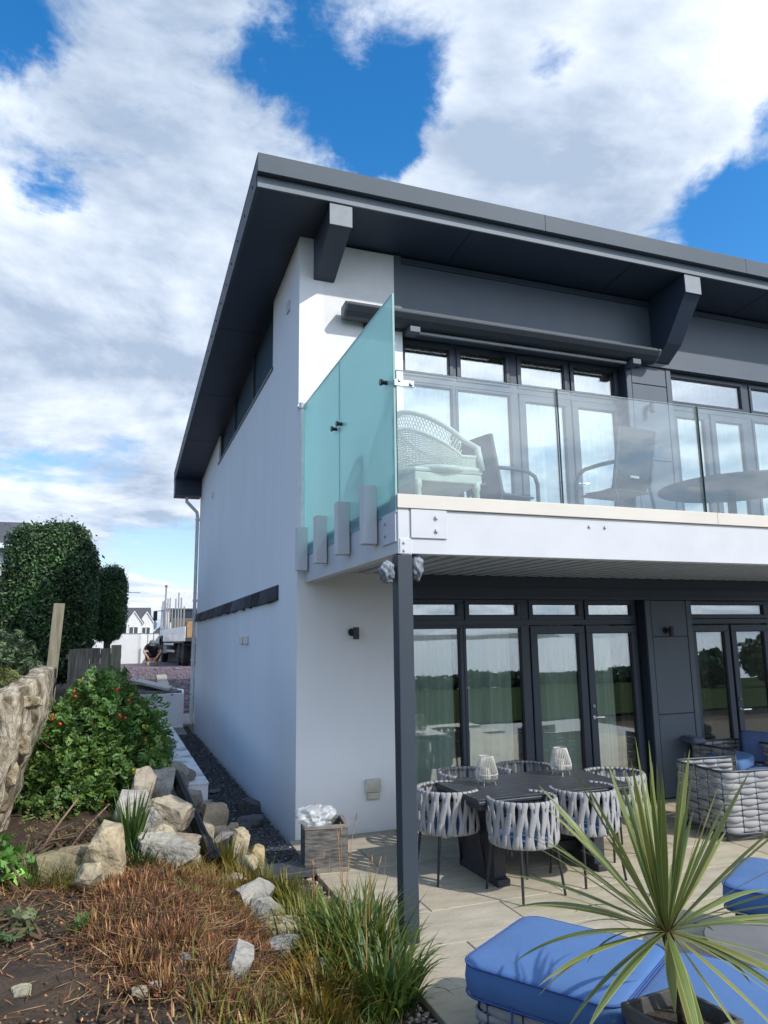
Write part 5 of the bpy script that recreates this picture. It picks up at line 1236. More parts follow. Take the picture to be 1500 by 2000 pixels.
# rose bush
def rose():
    rng = np.random.default_rng(5); base = Vector((-2.06, .20, gz(-2.06, .20))); t = thing('rose_bush', 'bushy rugosa rose with red hips beside the old stone wall', 'bush', tuple(base))
    cen = [(0, 0, .62, .46, .42, .42), (-.42, -.10, .35, .30, .30, .36), (.40, .05, .55, .30, .3, .33), (-.25, -.30, .20, .40, .30, .26), (.18, -.35, .26, .36, .30, .30), (.05, .25, .95, .32, .3, .22), (.52, .35, .42, .20, .3, .28), (-.1, -.1, .45, .5, .4, .5), (-.55, -.35, .05, .26, .2, .28), (-.62, -.2, .4, .2, .2, .3), (-.72, -.25, .25, .2, .2, .3), (-.50, -.1, .6, .25, .25, .22), (.5, -.2, .2, .2, .2, .3), (-.2, -.55, .05, .35, .2, .2)]
    Cs = []
    for (x, y, z, a, b, c) in cen:
        m_ = int(1150*(a*b*c)**.6/.15); d = unit(rng.normal(size=(m_, 3))); Cs.append(d*(1-.45*rng.random((m_, 1))**1.5)*np.array([a, b, c])+np.array([x, y, z]))
    C = np.concatenate(Cs); C += .03*rng.normal(size=C.shape); C *= (1+.16*vnoise(unit(C-np.array([[0, 0, .4]])), 3.2, 9))[:, None]; k_ = rng.random(len(C)) > .12*(vnoise(C, 5.0, 4) > .12); C = C[k_ & ~((vnoise(C, 4.0, 14) < -.22))]
    P, N_ = compound(rng, len(C), C, .080, 7, .019)
    low = np.tile(pick(rng, len(C), [(1, 1, 1), (.75, .9, .8), (1.35, 1.25, 1), (.6, .75, .7), (1.0, 1.1, 1)], .15), (7, 1))
    yl = np.tile(rng.random(len(C)) < .02, 7); low[yl] = np.array([5.5, 2.6, .9])*rng.uniform(.7, 1.1, (yl.sum(), 1))
    lt_ = np.tile(vnoise(C, 2.4, 3), 7); low *= (1+.45*lt_[:, None]).clip(.5, 1.7)
    N_[:, 2] = np.abs(N_[:, 2])+.35
    leaves('leaves', P, N_, .0215, low, M_leafrose, t, rng, .58)
    tw = MB()
    for k in range(60):
        c = C[rng.integers(len(C))]; s_ = Vector((rng.uniform(-.3, .35), rng.uniform(-.25, .2), 0)); e_ = Vector(c); tw.tube([s_, s_.lerp(e_, .5)+Vector((0, 0, .08)), e_], [.010, .007, .003], 5)
    tw.build('stems', M_twig, t)
    for (x, y, z) in ((-.38, -.35, .80), (.20, -.28, 1.02), (.27, -.40, .78), (.50, -.33, .52), (.44, -.52, .30), (.46, -.48, -.02), (-.55, -.30, .55), (-.17, -.30, 1.02), (.30, -.22, .93), (-.30, -.46, .72)):
        m_ = MB()
        for q in range(rng.integers(1, 4)):
            ox, oy, oz = rng.normal(0, .016, 3); m_.lathe([(.0, -.013), (.010, -.010), (.0145, 0), (.010, .010), (.003, .014)], (x+ox, y+oy, z+oz), 8)
        m_.build('rose_hips', M_red, t, smooth=True)
    return t
rose()
def leafy(label, base, cen, n, size, cols, seed, m=None, name='shrub', cat='shrub', aspect=.3, k=5, spread=.07, up=.3):
    rng = np.random.default_rng(seed); t = thing(name, label, cat, base); Cs = []
    for (x, y, z, a, b, c) in cen:
        d = unit(rng.normal(size=(n, 3))); Cs.append(d*(1-.5*rng.random((n, 1))**1.4)*np.array([a, b, c])+np.array([x, y, z]))
    C = np.concatenate(Cs); P, N_ = compound(rng, len(C), C, spread, k, size*.7); N_[:, 2] = np.abs(N_[:, 2])+up
    tt = np.tile(pick(rng, len(C), cols, .15), (k, 1)); leaves('leaves', P, N_, size, tt, m or M_leafbush, t, rng, aspect)
    tw = MB()
    for q in range(26):
        c = Vector(C[rng.integers(len(C))]); s_ = Vector((rng.uniform(-.2, .2), rng.uniform(-.15, .15), 0)); tw.tube([s_, s_.lerp(c, .5)+Vector((0, 0, .05)), c], [.012, .008, .003], 5)
    tw.build('branches', M_twig, t); return t
zb = gz(-3.2, 1.0)
leafy('grey green leafy shrub behind the old wall at the left edge', (-3.15, 1.1, zb), [(0, 0, 1.25, .42, .35, .38), (-.35, .1, 1.2, .4, .3, .35), (.28, .05, 1.05, .26, .25, .26), (.1, -.1, .8, .45, .3, .35), (-.4, 0, .7, .4, .3, .4), (.35, .1, .7, .2, .2, .3)], 700, .038, [(1, 1, 1.1), (1.4, 1.4, 1.4), (.7, .8, .75), (.55, .65, .6)], 41)
leafy('yellow green weeds growing on the old wall at the left edge', (-3.0, .1, zb), [(0, 0, .85, .30, .2, .24), (-.25, 0, .8, .25, .2, .28), (.05, .1, 1.02, .22, .15, .2)], 330, .022, [(1.8, 1.3, .8), (1.4, 1.35, .9), (2.2, 1.3, .8)], 42, name='weed', cat='weed')
leafy('broad bright green weed at the left edge above the bare soil', (-2.52, -2.05, gz(-2.5, -2.05)), [(0, 0, .14, .14, .12, .10), (-.1, .05, .22, .12, .1, .1)], 40, .040, [(1.6, 2.2, .9), (1.1, 1.7, .8), (2.0, 2.6, 1.0)], 43, name='weed', cat='weed', aspect=.75, k=3, spread=.05)
leafy('wilted grey brown plant at the left edge on the bare soil', (-2.42, -2.88, gz(-2.42, -2.88)), [(0, 0, .06, .16, .22, .07)], 90, .030, [(1.6, 1.2, 1.0), (1.1, .9, .8), (.8, 1.0, .7)], 44, name='wilted_plant', cat='plant', aspect=.5, k=3, spread=.04)
leafy('dead reddish brown stems under the left of the rose bush', (-2.35, -1.35, gz(-2.35, -1.35)), [(0, 0, .16, .28, .16, .16), (.3, -.05, .1, .2, .1, .1)], 150, .014, [(2.0, .9, .7), (1.5, .8, .6), (1.2, 1.0, .7)], 45, name='dead_plant', cat='plant', aspect=.35, k=4, spread=.05)
leafy('small green plants between the rose bush and the white wall', (-1.18, 3.2, .35), [(0, 0, .22, .18, .5, .16), (-.1, 1.0, .25, .2, .4, .16)], 160, .022, [(1, 1.1, .9), (.7, .9, .8)], 46, m=M_leafrose, name='weed', cat='weed', aspect=.5)
leafy('dark bare twiggy shrub before the end of the old fence', (-1.75, 8.4, 1.0), [(0, 0, .35, .45, .3, .30)], 90, .018, [(.7, .45, .5), (.5, .35, .35)], 47, name='twiggy_shrub', cat='shrub', aspect=.4, k=3)
for i, (x, y, L_, a, lb) in enumerate(((-2.42, -1.75, .62, 30, 'bare pinkish stem leaning at the left edge'), (-2.22, -1.62, .55, 38, 'longer bare stem leaning under the rose bush'))):
    t = thing('bare_stem', lb, 'stem', (x, y, gz(x, y))); MB().tube([(0, 0, 0), (math.sin(rad(a))*L_*.5, .02, math.cos(rad(a))*L_*.5), (math.sin(rad(a))*L_, 0, math.cos(rad(a))*L_*.9)], [.010, .009, .006], 7).build('stem', mat('pink_stem', (.26, .15, .11), .7), t, smooth=True)

# ------------------------------------------------------------------ old wall, post, fence
M_wall2 = mat('wall_stone', (.46, .41, .32), .9, (.20, .165, .11), 5, 10, bump=1.0, bscale=18, mixlo=.4, mixhi=.62, bdist=.05, tint=True)
def old_wall():
    import bmesh
    bm = bmesh.new()
    outline = [(-3.6, -.2), (-3.6, 1.60), (-3.1, 1.62), (-2.85, 1.68), (-2.70, 1.77), (-2.66, 1.86), (-2.52, 1.84), (-2.50, 1.7), (-2.50, 1.45), (-2.57, 1.18), (-2.63, 1.0), (-2.68, .78), (-2.74, .55), (-2.80, -.2)]
    secs = []; Y = [-1.05, -1.0, -.8, -.6, -.3, .0, .4]
    for y in Y:
        f = max(0, (-.6-y)/.45)**2
        secs.append([(x-.16*f*(1 if x > -3.2 else .2), y, max(-.2, z*(1-.10*f)) if z > 0 else z) for x, z in outline])
    m = MB().strip(secs); me = m.mesh('old_wall'); bm.from_mesh(me); bmesh.ops.recalc_face_normals(bm, faces=bm.faces)
    bmesh.ops.triangulate(bm, faces=[f for f in bm.faces if len(f.verts) > 4])
    bmesh.ops.subdivide_edges(bm, edges=bm.edges, cuts=4, use_grid_fill=True)
    for v in bm.verts:
        n = mnoise.fractal(v.co*Vector((2.4, 2.4, 1.3)).x*.9, 1, 2, 5); n2 = mnoise.noise(Vector((v.co.x*7, v.co.y*7, v.co.z*2.2)))
        n3 = mnoise.noise(Vector((v.co.x*22, v.co.y*22, v.co.z*3.2))); n4 = abs(mnoise.noise(v.co*6))
        v.co += Vector((.06*n+.03*n2+.018*n3, .05*n+.05*n2+.03*n3-.05*n4, .05*mnoise.noise(v.co*4+Vector((5, 5, 5)))))
    bm.to_mesh(me); bm.free(); me.materials.append(M_wall)
    t = thing('old_wall', 'crumbling old lime-covered stone wall at the left edge', 'wall', (0, 0, 0))
    o = link('wall_core', me, t, True); rs = random.Random(12); k = 0
    edge = lambda z: np.interp(z, [.3, .55, .78, 1.0, 1.18, 1.45, 1.7, 1.86], [-2.78, -2.74, -2.68, -2.63, -2.57, -2.50, -2.50, -2.52])
    z = .35
    while z < 1.55:
        hh = rs.uniform(.13, .24); x = edge(z)-.02-.12
        for q in range(3):
            wd = rs.uniform(.15, .27); k += 1
            r_ = rock('', x-wd*.45, -.96, (wd*1.15, .16, hh*1.15), rs.uniform(-8, 8), 400+k, M_wall2, rs.choice([(1, .95, .85), (.8, .72, .6), (1.15, 1.1, 1.0), (.65, .6, .52)]), (0, rs.uniform(-6, 6)), name='stone', group=None)
            r_.location.z = z+hh*.5; r_.parent = t; del r_['label']; del r_['category']; x -= wd
        for y in (-.82, -.50, -.18):
            k += 1; r_ = rock('', edge(z+hh*.5)-.070, y+rs.uniform(-.05, .05), (.16, rs.uniform(.24, .34), hh*1.08), rs.uniform(-6, 6), 400+k, M_wall2, rs.choice([(1, .95, .85), (.8, .72, .6), (1.15, 1.1, 1.0), (.65, .6, .52)]), (0, rs.uniform(-6, 6)), name='stone', group=None)
            r_.location.z = z+hh*.5; r_.parent = t; del r_['label']; del r_['category']
        z += hh
    return t
old_wall()
t = thing('wooden_post', 'weathered grey wooden post leaning beside the rose bush', 'post', (-2.62, 1.05, .55), rad(8))
MB().strip([[(-.060+dx, -.03, z), (.060+dx, -.03, z), (.055+dx, .03, z), (-.055+dx, .03, z)] for z, dx in ((0, 0.02), (.7, .035), (1.4, .065), (1.98, .09), (2.0, .09))]).build('post', M_wood, t, bevel=.006)
t = thing('board_fence', 'old dark vertical board fence under the hedges', 'fence', (-2.6, 7.2, 1.05), rad(-4))
for i in range(3, 8):
    x = -.62+i*.19; hh = .98+random.uniform(-.08, .10)
    MB().strip([[(x-.095, -.012, z), (x+.09, -.012, z), (x+.09, .014, z), (x-.095, .014, z)] for z in (-.3, .3, hh)]).build('board', M_woodold if i < 7 else M_wood, t, bevel=.004)
for z in (.2, .75): MB().box(-.2, .80, .015, .06, z, z+.09).build('rail', M_woodold, t)

# ------------------------------------------------------------------ white garden walls, black pipe, rubble
t = thing('retaining_wall', 'low white rendered wall running beside the slate path', 'garden wall', (-.9, 1.3, 0))
MB().prism([(-.13, 0), (.13, 0), (.13, 9.2), (-.35, 9.2)], 'z', -.2, .395).build('wall', M_render, t, bevel=.006)
MB().prism([(-.14, -.008), (.138, -.008), (.138, 9.2), (-.36, 9.2)], 'z', .395, .42).build('coping', mat('worn_white', (.80, .81, .80), .8, (.40, .41, .41), 2.2, 9, mixlo=.5, mixhi=.62), t, bevel=.004)
t = thing('planter_wall', 'taller white rendered wall end holding the rubble behind the path', 'garden wall', (-.8, 10.5, 0))
MB().prism([(-.55, 0), (.50, 0), (.62, 1.6), (.3, 3.0), (.15, 3.0), (.38, 1.6), (.28, .22), (-.55, .22)], 'z', -.2, .86).build('wall', M_render, t, bevel=.006)
MB().prism([(-.55, .222), (.27, .222), (.36, 1.6), (.14, 2.9), (-.9, 2.9)], 'z', 0, .74).build('fill', M_soil, t)
pa, pb = Vector((-1.27, -.05, .76)), Vector((-1.035, -1.56, .27))
t = thing('drain_pipe', 'black plastic drain pipe lying down over the rocks', 'pipe', tuple(pb)); d = pa-pb
MB().tube([tuple(d*1.0), tuple(d*.35), tuple(d*.12)], .057, 20, cap=True).build('pipe', M_blackpipe, t, smooth='auto')
sk = MB(); q = d.normalized()
ring_o = [0, .02, .10, .22, .32, .33]
pts = [tuple(q*s) for s in (.0, .03, .30, .31, .38)]
sk.tube(pts, [.082, .080, .080, .074, .066], 24, cap=False)
sk.tube([tuple(q*s) for s in (.38, .30, .03, .0)], [.058, .066, .068, .072], 24, cap=False)
a = sk
sk.build('socket', M_blackpipe, t, smooth=True)
MB().tube([tuple(q*s) for s in (-.002, .012)], .087, 24, cap=False).tube([tuple(q*s) for s in (.085, .10)], .085, 24, cap=False).build('collar', M_blackpipe, t, smooth=True)
MB().tube([tuple(q*.32), tuple(q*.325)], .060, 24).build('seal', M_black, t)
t = thing('rubble_pile', 'heap of broken slabs and rubble behind the white wall end', 'rubble', (-1.05, 10.9, .78))
for i, (x, y, z, sx, sy, sz, r) in enumerate(((0, .1, .30, .95, .5, .06, (4, 14, -14)), (-.25, .35, .22, .7, .45, .12, (2, 8, 10)), (.15, .2, .10, 1.1, .7, .10, (0, 2, 4)), (-.1, .1, .0, 1.0, .6, .08, (3, -3, -6)), (.3, .3, .17, .6, .3, .05, (0, 6, 20)), (-.35, .0, .12, .4, .4, .14, (0, 0, 0)), (.45, .1, .02, .35, .3, .1, (8, 0, 30)))):
    MB().obox((x, y, z), (sx, sy, sz), tuple(rad(q) for q in r)).build('slab', M_concrete if i else mat('pale_slab', (.52, .51, .48), .8), t, bevel=.008)
rng = np.random.default_rng(77); n = 260
P = np.stack([rng.normal(.05, .35, n), rng.normal(.15, .25, n), rng.uniform(-.08, .12, n)], 1)
scatter_poly('rubble_bits', P, .05, OCT_V, OCT_F, M_pebble, gray(rng, n, .3, 1.1), rng, .8, parent=t)
# pale stone strip on the drive
pf = struct(grid('stone_edging', np.linspace(-.62, -.30, 4), np.linspace(12.8, 17.5, 12), lambda X, Y: G(X, Y)+.06+.02*np.sin(Y*9), mat('pale_aggregate', (.42, .38, .30), .85, (.25, .23, .19), 9, 8, bump=1, bscale=30)))

# ------------------------------------------------------------------ white boundary walls, far houses
def wallpiece(name, label, pts, z0, z1, th, m, cope=True):
    t = thing(name, label, 'wall', (pts[0][0], pts[0][1], z0)); b = Vector((pts[0][0], pts[0][1], 0))
    for (x0, y0), (x1, y1) in zip(pts[:-1], pts[1:]):
        d = Vector((x1-x0, y1-y0, 0)); n = Vector((-d.y, d.x, 0)).normalized()*th
        p = [Vector((x0, y0, 0))-b, Vector((x1, y1, 0))-b, Vector((x1, y1, 0))-b+n, Vector((x0, y0, 0))-b+n]
        MB().prism([(q.x, q.y) for q in p], 'z', -.3, z1-z0).build('wall_panel', m, t)
        if cope: MB().prism([(q.x, q.y) for q in p], 'z', z1-z0, z1-z0+.05).build('coping', M_concrete, t)
    return t
wallpiece('boundary_wall', 'tall white rendered boundary wall behind the drive', [(-4.0, 27.7), (-1.0, 27.2), (-.86, 27.15), (.0, 28.2)], 1.1, 2.46, .22, M_hwall)
wallpiece('boundary_wall', 'lower white wall end behind the crouching man', [(.15, 29.5), (3.5, 29.3)], 1.2, 1.95, .2, M_hwall)
def gable_front(t, x, y, w_, zb, ze, zr, dep, win, roofm=M_tile):
    """dormer with a gabled front facing -Y"""
    MB().prism([(x-w_/2, zb), (x+w_/2, zb), (x+w_/2, ze), (x, zr), (x-w_/2, ze)], 'y', y, y+dep).build('dormer', M_hwall, t)
    for s in (-1, 1):
        MB().prism([(x, zr+.16), (x+s*(w_/2+.22), ze-.12), (x+s*(w_/2+.22), ze-.30), (x, zr-.02)], 'y', y-.14, y-.02).build('barge_board', M_pipe, t)
        MB().prism([(x, zr+.30), (x+s*(w_/2+.30), ze), (x+s*(w_/2+.30), ze-.12), (x, zr+.16)], 'y', y-.10, y+dep).build('roof', roofm, t)
    a, b, c, d = win; f = MB(); ring(f, x+a, x+b, c, d, .09, y-.06, y-.001); f.box(x+(a+b)/2-.05, x+(a+b)/2+.05, y-.06, y-.001, c, d)
    o = f.build('window', M_pipe, t); MB().box(x+a+.08, x+b-.08, y-.03, y-.02, c+.08, d-.08).build('pane', M_winglass, o)
hx, hy = -.25, 88
t = thing('far_house', 'distant white house with two gabled dormers beyond the boundary wall', 'house', (hx, hy, 0))
def local_house():
    gable_front(t, .25, 0, 1.75, 2.2, 4.55, 5.85, 3, (-.62, .55, 3.0, 4.05)); gable_front(t, 1.75, .2, 1.6, 2.2, 4.55, 5.8, 3, (-.60, .50, 3.0, 4.0))
    MB().prism([(2.2, 1.0), (2.2, 3.2), (8, 6.3), (8, 1.0)], 'x', -7, 2.2).build('body', M_cream, t)
    MB().prism([(.7, 2.6), (.7, 2.75), (8, 6.75), (14, 3.0), (14, 2.8), (8, 6.5)], 'x', -7.3, 2.5).build('roof', M_tile, t)
    MB().box(-7, 2.3, .4, 2.2, -1, 2.7).build('wall', M_hwall, t)
    MB().box(-4.2, -3.4, 6.5, 7.5, 5.6, 8.0).build('chimney', M_hwall, t)
local_house()
t = thing('far_house', 'distant beige gabled house between the dormers and the truck', 'house', (4.9, 58, -.4))
MB().prism([(-5.5, -1), (4.5, -1), (4.5, 1.7), (-2.6, 4.0), (-5.5, 1.4)], 'y', 0, 8).build('body', M_cream, t)
for (a, b, c, d) in ((-2.6, 4.3, 5.2, 1.6),): MB().prism([(a, b), (c, d), (c, d-.35), (a, b-.35)], 'y', -.3, 8.3).build('roof', M_tile, t); MB().prism([(a, b-.36), (c, d-.36), (c, d-.56), (a, b-.56)], 'y', -.32, -.05).build('barge_board', M_pipe, t)
MB().prism([(-2.6, 4.3), (-5.9, 1.2), (-5.9, .85), (-2.6, 3.95)], 'y', -.3, 8.3).build('roof', M_tile, t)
leafy('round green garden bush beyond the boundary wall', (1.25, 31, 1.25), [(0, 0, .55, .6, .5, .45)], 200, .07, [(.6, .8, .5), (.9, 1, .6)], 48, m=M_leafrose, name='shrub', cat='shrub')
t = thing('neighbour_house', 'pale grey neighbouring house with slate roof at the left edge', 'house', (-9.5, 20.5, 1.0))
MB().prism([(0, -1), (0, 4.55), (3.2, 5.6), (6.4, 4.55), (6.4, -1)], 'x', -4, 3.75).build('body', M_greywall, t)
MB().prism([(-.35, 4.62), (3.2, 5.9), (6.75, 4.62), (6.75, 4.52), (3.2, 5.78), (-.35, 4.52)], 'x', -4.2, 4.05).build('roof', M_tile, t)
MB().box(-4.2, 4.10, -.45, -.35, 4.42, 4.60).build('gutter', M_pipe, t)
MB().prism([(-.37, 4.30), (3.2, 5.58), (6.77, 4.30), (6.77, 4.52), (3.2, 5.80), (-.37, 4.52)], 'x', 4.05, 4.12).build('barge_board', M_pipe, t)
o = MB().box(1.6, 2.9, -.06, -.001, 2.6, 3.9).build('window', M_pipe, t); MB().box(1.68, 2.82, -.075, -.06, 2.68, 3.82).build('pane', M_winglass, o)
MB().box(-4, 3.6, -2.2, -.002, -1, 2.4).build('porch', mat('aqua_render', (.42, .60, .66), .8), t); MB().prism([(-2.5, 2.3), (0, 3.2), (0, 3.05), (-2.5, 2.15)], 'x', -4.2, 3.8).build('porch_roof', M_tile, t)
MB().prism([(-2.52, 2.12), (-.0, 3.02), (-.0, 3.2), (-2.52, 2.3)], 'x', 3.8, 3.88).build('barge_board', M_pipe, t)
t = thing('aerial', 'thin television aerial beside the far roof', 'aerial', (-1.7, 92, 5.0)); MB().tube([(0, 0, 0), (0, 0, 3.6)], .05, 5).build('mast', M_black, t); MB().tube([(-.6, 0, 3.55), (2.4, 0, 3.5)], .04, 5).build('boom', M_black, t)

# ------------------------------------------------------------------ flatbed truck
def truck():
    t = thing('flatbed_truck', 'white flatbed truck with dropsides and stakes parked on the drive', 'truck', (1.45, 26.75, 1.13), rad(3.2))
    MW = mat('truck_white', (.74, .76, .78), .3, coat=.3, spec=.6); MT = mat('tyre', (.02, .02, .022), .85); MR = mat('rim', (.30, .31, .32), .5, metal=.5); MC = mat('chassis', (.035, .038, .042), .6); MG = mat('truck_glass', (.03, .04, .05), .08, spec=1)
    # local: forward +Y, left -X; half width 1.15
    def wheel(x, y, sgn):
        w_ = MB().lathe([(.0, -.14), (.36, -.14), (.47, -.12), (.50, -.06), (.50, .06), (.47, .12), (.36, .14), (.0, .14)], n=28).build('wheel', MT, t, smooth='auto', loc=(x, y, .50)); w_.rotation_euler = (0, rad(90), 0)
        MB().lathe([(.0, -.10), (.14, -.145), (.16, -.10), (.30, -.10), (.34, -.146), (.35, -.1)], n=24).build('rim', MR, w_, smooth='auto')
    for s in (-1, 1):
        wheel(s*1.0, 2.45, s); wheel(s*.98, -3.2, s); wheel(s*.98, -4.4, s)
    MB().box(-.40, .40, -5.6, 3.2, .62, .86).build('chassis_rail', MC, t)
    MB().box(-1.2, 1.2, -5.8, 1.35, .98, 1.12).build('bed', MC, t)
    for s in (-1, 1):
        for y0, y1 in ((-5.78, -3.45), (-3.40, -1.05), (-1.0, 1.3)): MB().box(*sorted((s*1.2, s*1.235)), y0, y1, .98, 1.55).build('dropside', MW, t, bevel=.015)
        for y in (-5.0, -4.1, -3.3, -2.4, -1.3, -.4, .4, 1.2):
            MB().box(*sorted((s*1.15, s*1.20)), y-.03, y+.03, 1.0, 1.55+(1.25, .9, 1.4, .8, 1.2, 1.0, 1.35, 1.45)[int(abs(y*7)) % 8]).build('stake', MR, t)
        MB().prism([(1.85, .55), (1.9, .95), (2.1, 1.12), (2.45, 1.18), (2.8, 1.12), (3.0, .95), (3.05, .5), (3.12, .5), (3.1, 1.0), (2.85, 1.26), (2.05, 1.26), (1.78, 1.0), (1.78, .55)], 'x', *sorted((s*.95, s*1.22))).build('wheel_arch', MC, t)
        MB().box(*sorted((s*.9, s*1.18)), .4, 1.6, .45, .80).build('side_locker', MR, t, bevel=.02)
        for z in (.52, .82): MB().box(*sorted((s*1.12, s*1.17)), -2.3, 1.7, z, z+.10).build('side_guard', MW, t, bevel=.01)
        MB().prism([(-5.3, .9), (-5.1, 1.0), (-2.5, 1.0), (-2.35, .9), (-2.35, .82), (-2.5, .92), (-5.1, .92), (-5.3, .82)], 'x', *sorted((s*.8, s*1.2))).build('mudguard', MC, t)
        # mirrors
        MB().tube([(s*1.15, 3.15, 2.5), (s*1.42, 3.3, 2.5), (s*1.42, 3.3, 1.6), (s*1.15, 3.15, 1.6)], .025, 6).build('mirror_arm', MC, t)
        MB().box(*sorted((s*1.33, s*1.52)), 3.2, 3.3, 2.02, 2.5).build('mirror', MC, t, bevel=.03); MB().box(*sorted((s*1.34, s*1.50)), 3.2, 3.28, 1.66, 1.95).build('mirror', MW, t, bevel=.03)
    cab = MB().prism([(1.55, .95), (1.55, 2.85), (1.9, 2.98), (2.9, 2.98), (3.25, 2.75), (3.5, 1.75), (3.55, .6), (3.1, .55), (3.1, 1.0), (2.8, 1.25), (2.1, 1.25), (1.8, .95)], 'x', -1.15, 1.15).build('cab', MW, t, bevel=.03)
    for s in (-1, 1): MB().prism([(2.0, 1.75), (2.0, 2.55), (2.95, 2.55), (3.2, 1.75)], 'x', *sorted((s*1.152, s*1.162))).build('side_window', MG, cab)
    MB().box(-.9, .9, 1.535, 1.548, 1.9, 2.5).build('rear_window', MG, cab)
    MB().prism([(1.6, 2.99), (1.7, 3.42), (2.1, 3.4), (2.8, 3.0)], 'x', -1.0, 1.0).build('wind_deflector', MW, cab, bevel=.03)
    for x in (-1.16, 1.16): MB().box(x-.04, x+.04, 1.38, 1.46, 1.12, 3.55).build('headboard_post', MR, t)
    MB().box(-1.16, 1.16, 1.38, 1.44, 2.55, 3.35).build('headboard', MW, t)
    MB().tube([(-1.16, 1.42, 3.55), (-1.16, 1.42, 3.66)], .06, 8).build('beacon', mat('beacon_red', (.5, .04, .03), .4), t)
    return t
truck()
tag(MB().box(-.4, .4, -.6, .6, 0, .70).build('pallet_load', mat('timber_load', (.42, .27, .14), .8, (.30, .18, .09), 5, 5), None, bevel=.02, loc=(1.35, 25.4, 2.26)), 'brown crate of timber loaded on the truck bed', 'crate')
tag(MB().box(-.45, .45, -.4, .4, 0, .9).build('pallet_load', mat('dark_load', (.14, .12, .10), .8), None, bevel=.02, loc=(.92, 27.0, 2.26)), 'dark bundle standing on the truck bed behind the headboard', 'crate')

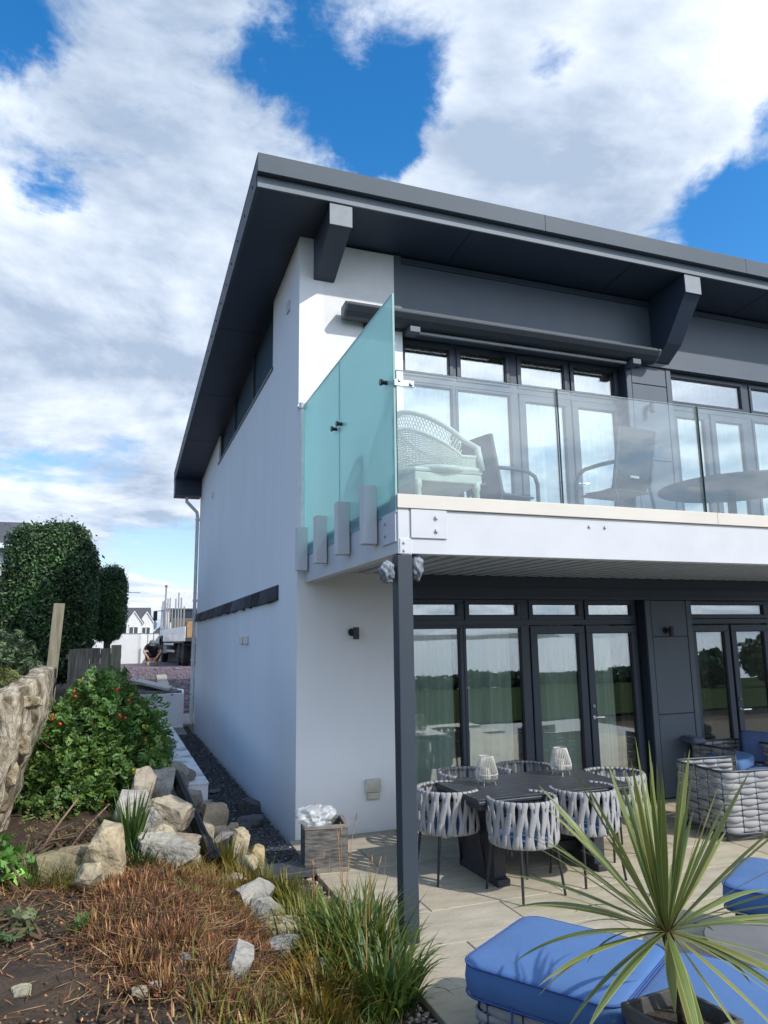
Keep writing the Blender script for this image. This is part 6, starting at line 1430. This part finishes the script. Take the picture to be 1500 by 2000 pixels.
# ------------------------------------------------------------------ crouching man
def person():
    t = thing('person', 'crouching man in dark t-shirt, cap and tan boots, head down over his work', 'person', (-.50, 23.9, float(G(-.50, 23.9))+.03), 0)
    t.scale = (1.12, 1.12, 1.12)
    J = {}; V = []; E = []; Rr = []
    def v(n, p, r): J[n] = len(V); V.append(p); Rr.append(r)
    def e(*ns):
        for a, b in zip(ns[:-1], ns[1:]): E.append((J[a], J[b]))
    # faces -Y (towards the viewer)
    v('pelvis', (.06, .28, .36), .155); v('waist', (.05, .16, .50), .15); v('chest', (.02, -.04, .66), .175); v('neckb', (0, -.20, .76), .08); v('neck', (0, -.27, .79), .06)
    v('head', (-.02, -.36, .77), .095); v('crown', (-.02, -.40, .86), .08); v('face', (-.02, -.44, .72), .06)
    for s, n in ((-1, 'l'), (1, 'r')):
        v('sh'+n, (s*.19, -.10, .72), .075); v('el'+n, (s*.30, -.30, .50), .047); v('wr'+n, (s*.16, -.50, .30), .032); v('hd'+n, (s*.11, -.54, .24), .035)
        v('hip'+n, (.04+s*.13, .24, .34), .115); v('kn'+n, (.02+s*.24, -.22, .46), .075); v('an'+n, (.02+s*.15, .02, .10), .048); v('toe'+n, (.02+s*.16, -.14, .05), .045)
        e('chest', 'sh'+n, 'el'+n, 'wr'+n, 'hd'+n); e('pelvis', 'hip'+n, 'kn'+n, 'an'+n, 'toe'+n)
    e('pelvis', 'waist', 'chest', 'neckb', 'neck', 'head', 'crown'); e('head', 'face')
    me = bpy.data.meshes.new('body'); me.from_pydata(V, E, []); me.update()
    o = bpy.data.objects.new('body', me); COL.objects.link(o); o.parent = t
    md = o.modifiers.new('skin', 'SKIN'); md.use_smooth_shade = True
    for i, sv in enumerate(me.skin_vertices[0].data): sv.radius = (Rr[i], Rr[i]); sv.use_root = (i == 0)
    o.modifiers.new('sub', 'SUBSURF').levels = 2; o.modifiers['sub'].render_levels = 2
    skin = mat('skin', (.50, .27, .18), .6)
    # clothing follows by height and reach: dark shirt and trousers, bare forearms and head
    m = bpy.data.materials.new('person_clothes'); m.use_nodes = True; nt = m.node_tree; N = nt.nodes; L = nt.links; b = N['Principled BSDF']; b.inputs['Roughness'].default_value = .8
    tc = N.new('ShaderNodeTexCoord'); sp = N.new('ShaderNodeSeparateXYZ'); L.new(tc.outputs['Object'], sp.inputs[0])
    def lt(s_, v_, flip=False):
        n_ = N.new('ShaderNodeMath'); n_.operation = 'GREATER_THAN' if flip else 'LESS_THAN'; L.new(s_, n_.inputs[0]); n_.inputs[1].default_value = v_; return n_.outputs[0]
    def mul(a, b_): n_ = N.new('ShaderNodeMath'); n_.operation = 'MULTIPLY'; L.new(a, n_.inputs[0]); L.new(b_, n_.inputs[1]); return n_.outputs[0]
    isk = lt(sp.outputs[1], -.295); mx = N.new('ShaderNodeMix'); mx.data_type = 'RGBA'; L.new(isk, mx.inputs[0]); mx.inputs[6].default_value = (.022, .024, .032, 1); mx.inputs[7].default_value = (.46, .25, .17, 1); L.new(mx.outputs[2], b.inputs['Base Color'])
    me.materials.append(m)
    cp = MB().lathe([(.112, .0), (.115, .03), (.10, .08), (.05, .115), (.0, .12)], n=18).build('cap', mat('grey_cap', (.12, .13, .15), .8), t, smooth=True, loc=(-.02, -.39, .80)); cp.rotation_euler = (rad(28), 0, 0)
    MB().prism([(-.09, -.08), (.09, -.08), (.07, -.19), (-.07, -.19)], 'z', 0, .012).build('peak', MATS['grey_cap'], cp)
    for s in (-1, 1):
        MB().strip([[(x+.02+s*.155, y, z) for x, y in ((-.05, .08), (.05, .08), (.055, -.12), (.03, -.21), (-.03, -.21), (-.055, -.12))] for z in (0, .06)]+[[(x*.8+.02+s*.15, y*.55+.01, .15) for x, y in ((-.05, .08), (.05, .08), (.055, -.08), (.03, -.12), (-.03, -.12), (-.055, -.08))]]).build('boot', mat('tan_leather', (.45, .26, .11), .7), t, bevel=.01)
    return t
person()
tag(MB().box(-.20, .20, -.07, .07, 0, .10).build('stone_block', mat('brown_block', (.20, .10, .06), .8), None, bevel=.01, loc=(-.51, 23.28, float(G(-.51, 23.28))+.24)), 'brown block held by the crouching man', 'block')

# ------------------------------------------------------------------ hedgerow and trees behind the viewer (seen mirrored in the panes)
def row_tree(label, x, y, h_, w_, seed, grp=None):
    rng = np.random.default_rng(seed); z = gz(x, y); t = thing('field_tree', label, 'tree', (x, y, z), 0, grp)
    n = int(900*max(1, w_)); d = unit(rng.normal(size=(n, 3))); P = d*(1-.4*rng.random((n, 1)))*np.array([w_, w_*.6, h_*.48])+np.array([0, 0, h_*.52]); P *= (1+.15*vnoise(d, 2, seed))[:, None]
    leaves('crown', P, d+rng.normal(size=d.shape), .22, pick(rng, n, [(.7, .8, .6), (1.1, 1.2, .9), (.5, .6, .5)]), M_leafhedge, t, rng, .6)
    MB().tube([(0, 0, -.3), (0, 0, h_*.6)], [.2, .08], 7).build('trunk', M_twig, t); return t
rr_ = random.Random(9)
for i in range(26):
    x = -34+i*3.6; row_tree('low bushy tree in the hedgerow across the lawn', x, -54-rr_.uniform(0, 2), rr_.uniform(1.2, 1.7), rr_.uniform(2.3, 3.0), 200+i, 'hedgerow trees across the lawn behind the viewer')
for i, (x, y, h_, w_) in enumerate(((38, -27, 3.4, 3.0), (43, -28, 4.4, 3.2), (48, -27, 5.0, 3.4), (34.5, -30, 2.4, 2.6), (54, -24, 5.5, 3.6))):
    row_tree('taller dark tree at the side of the lawn behind the viewer', x, y, h_, w_, 300+i, 'taller trees at the side of the lawn')
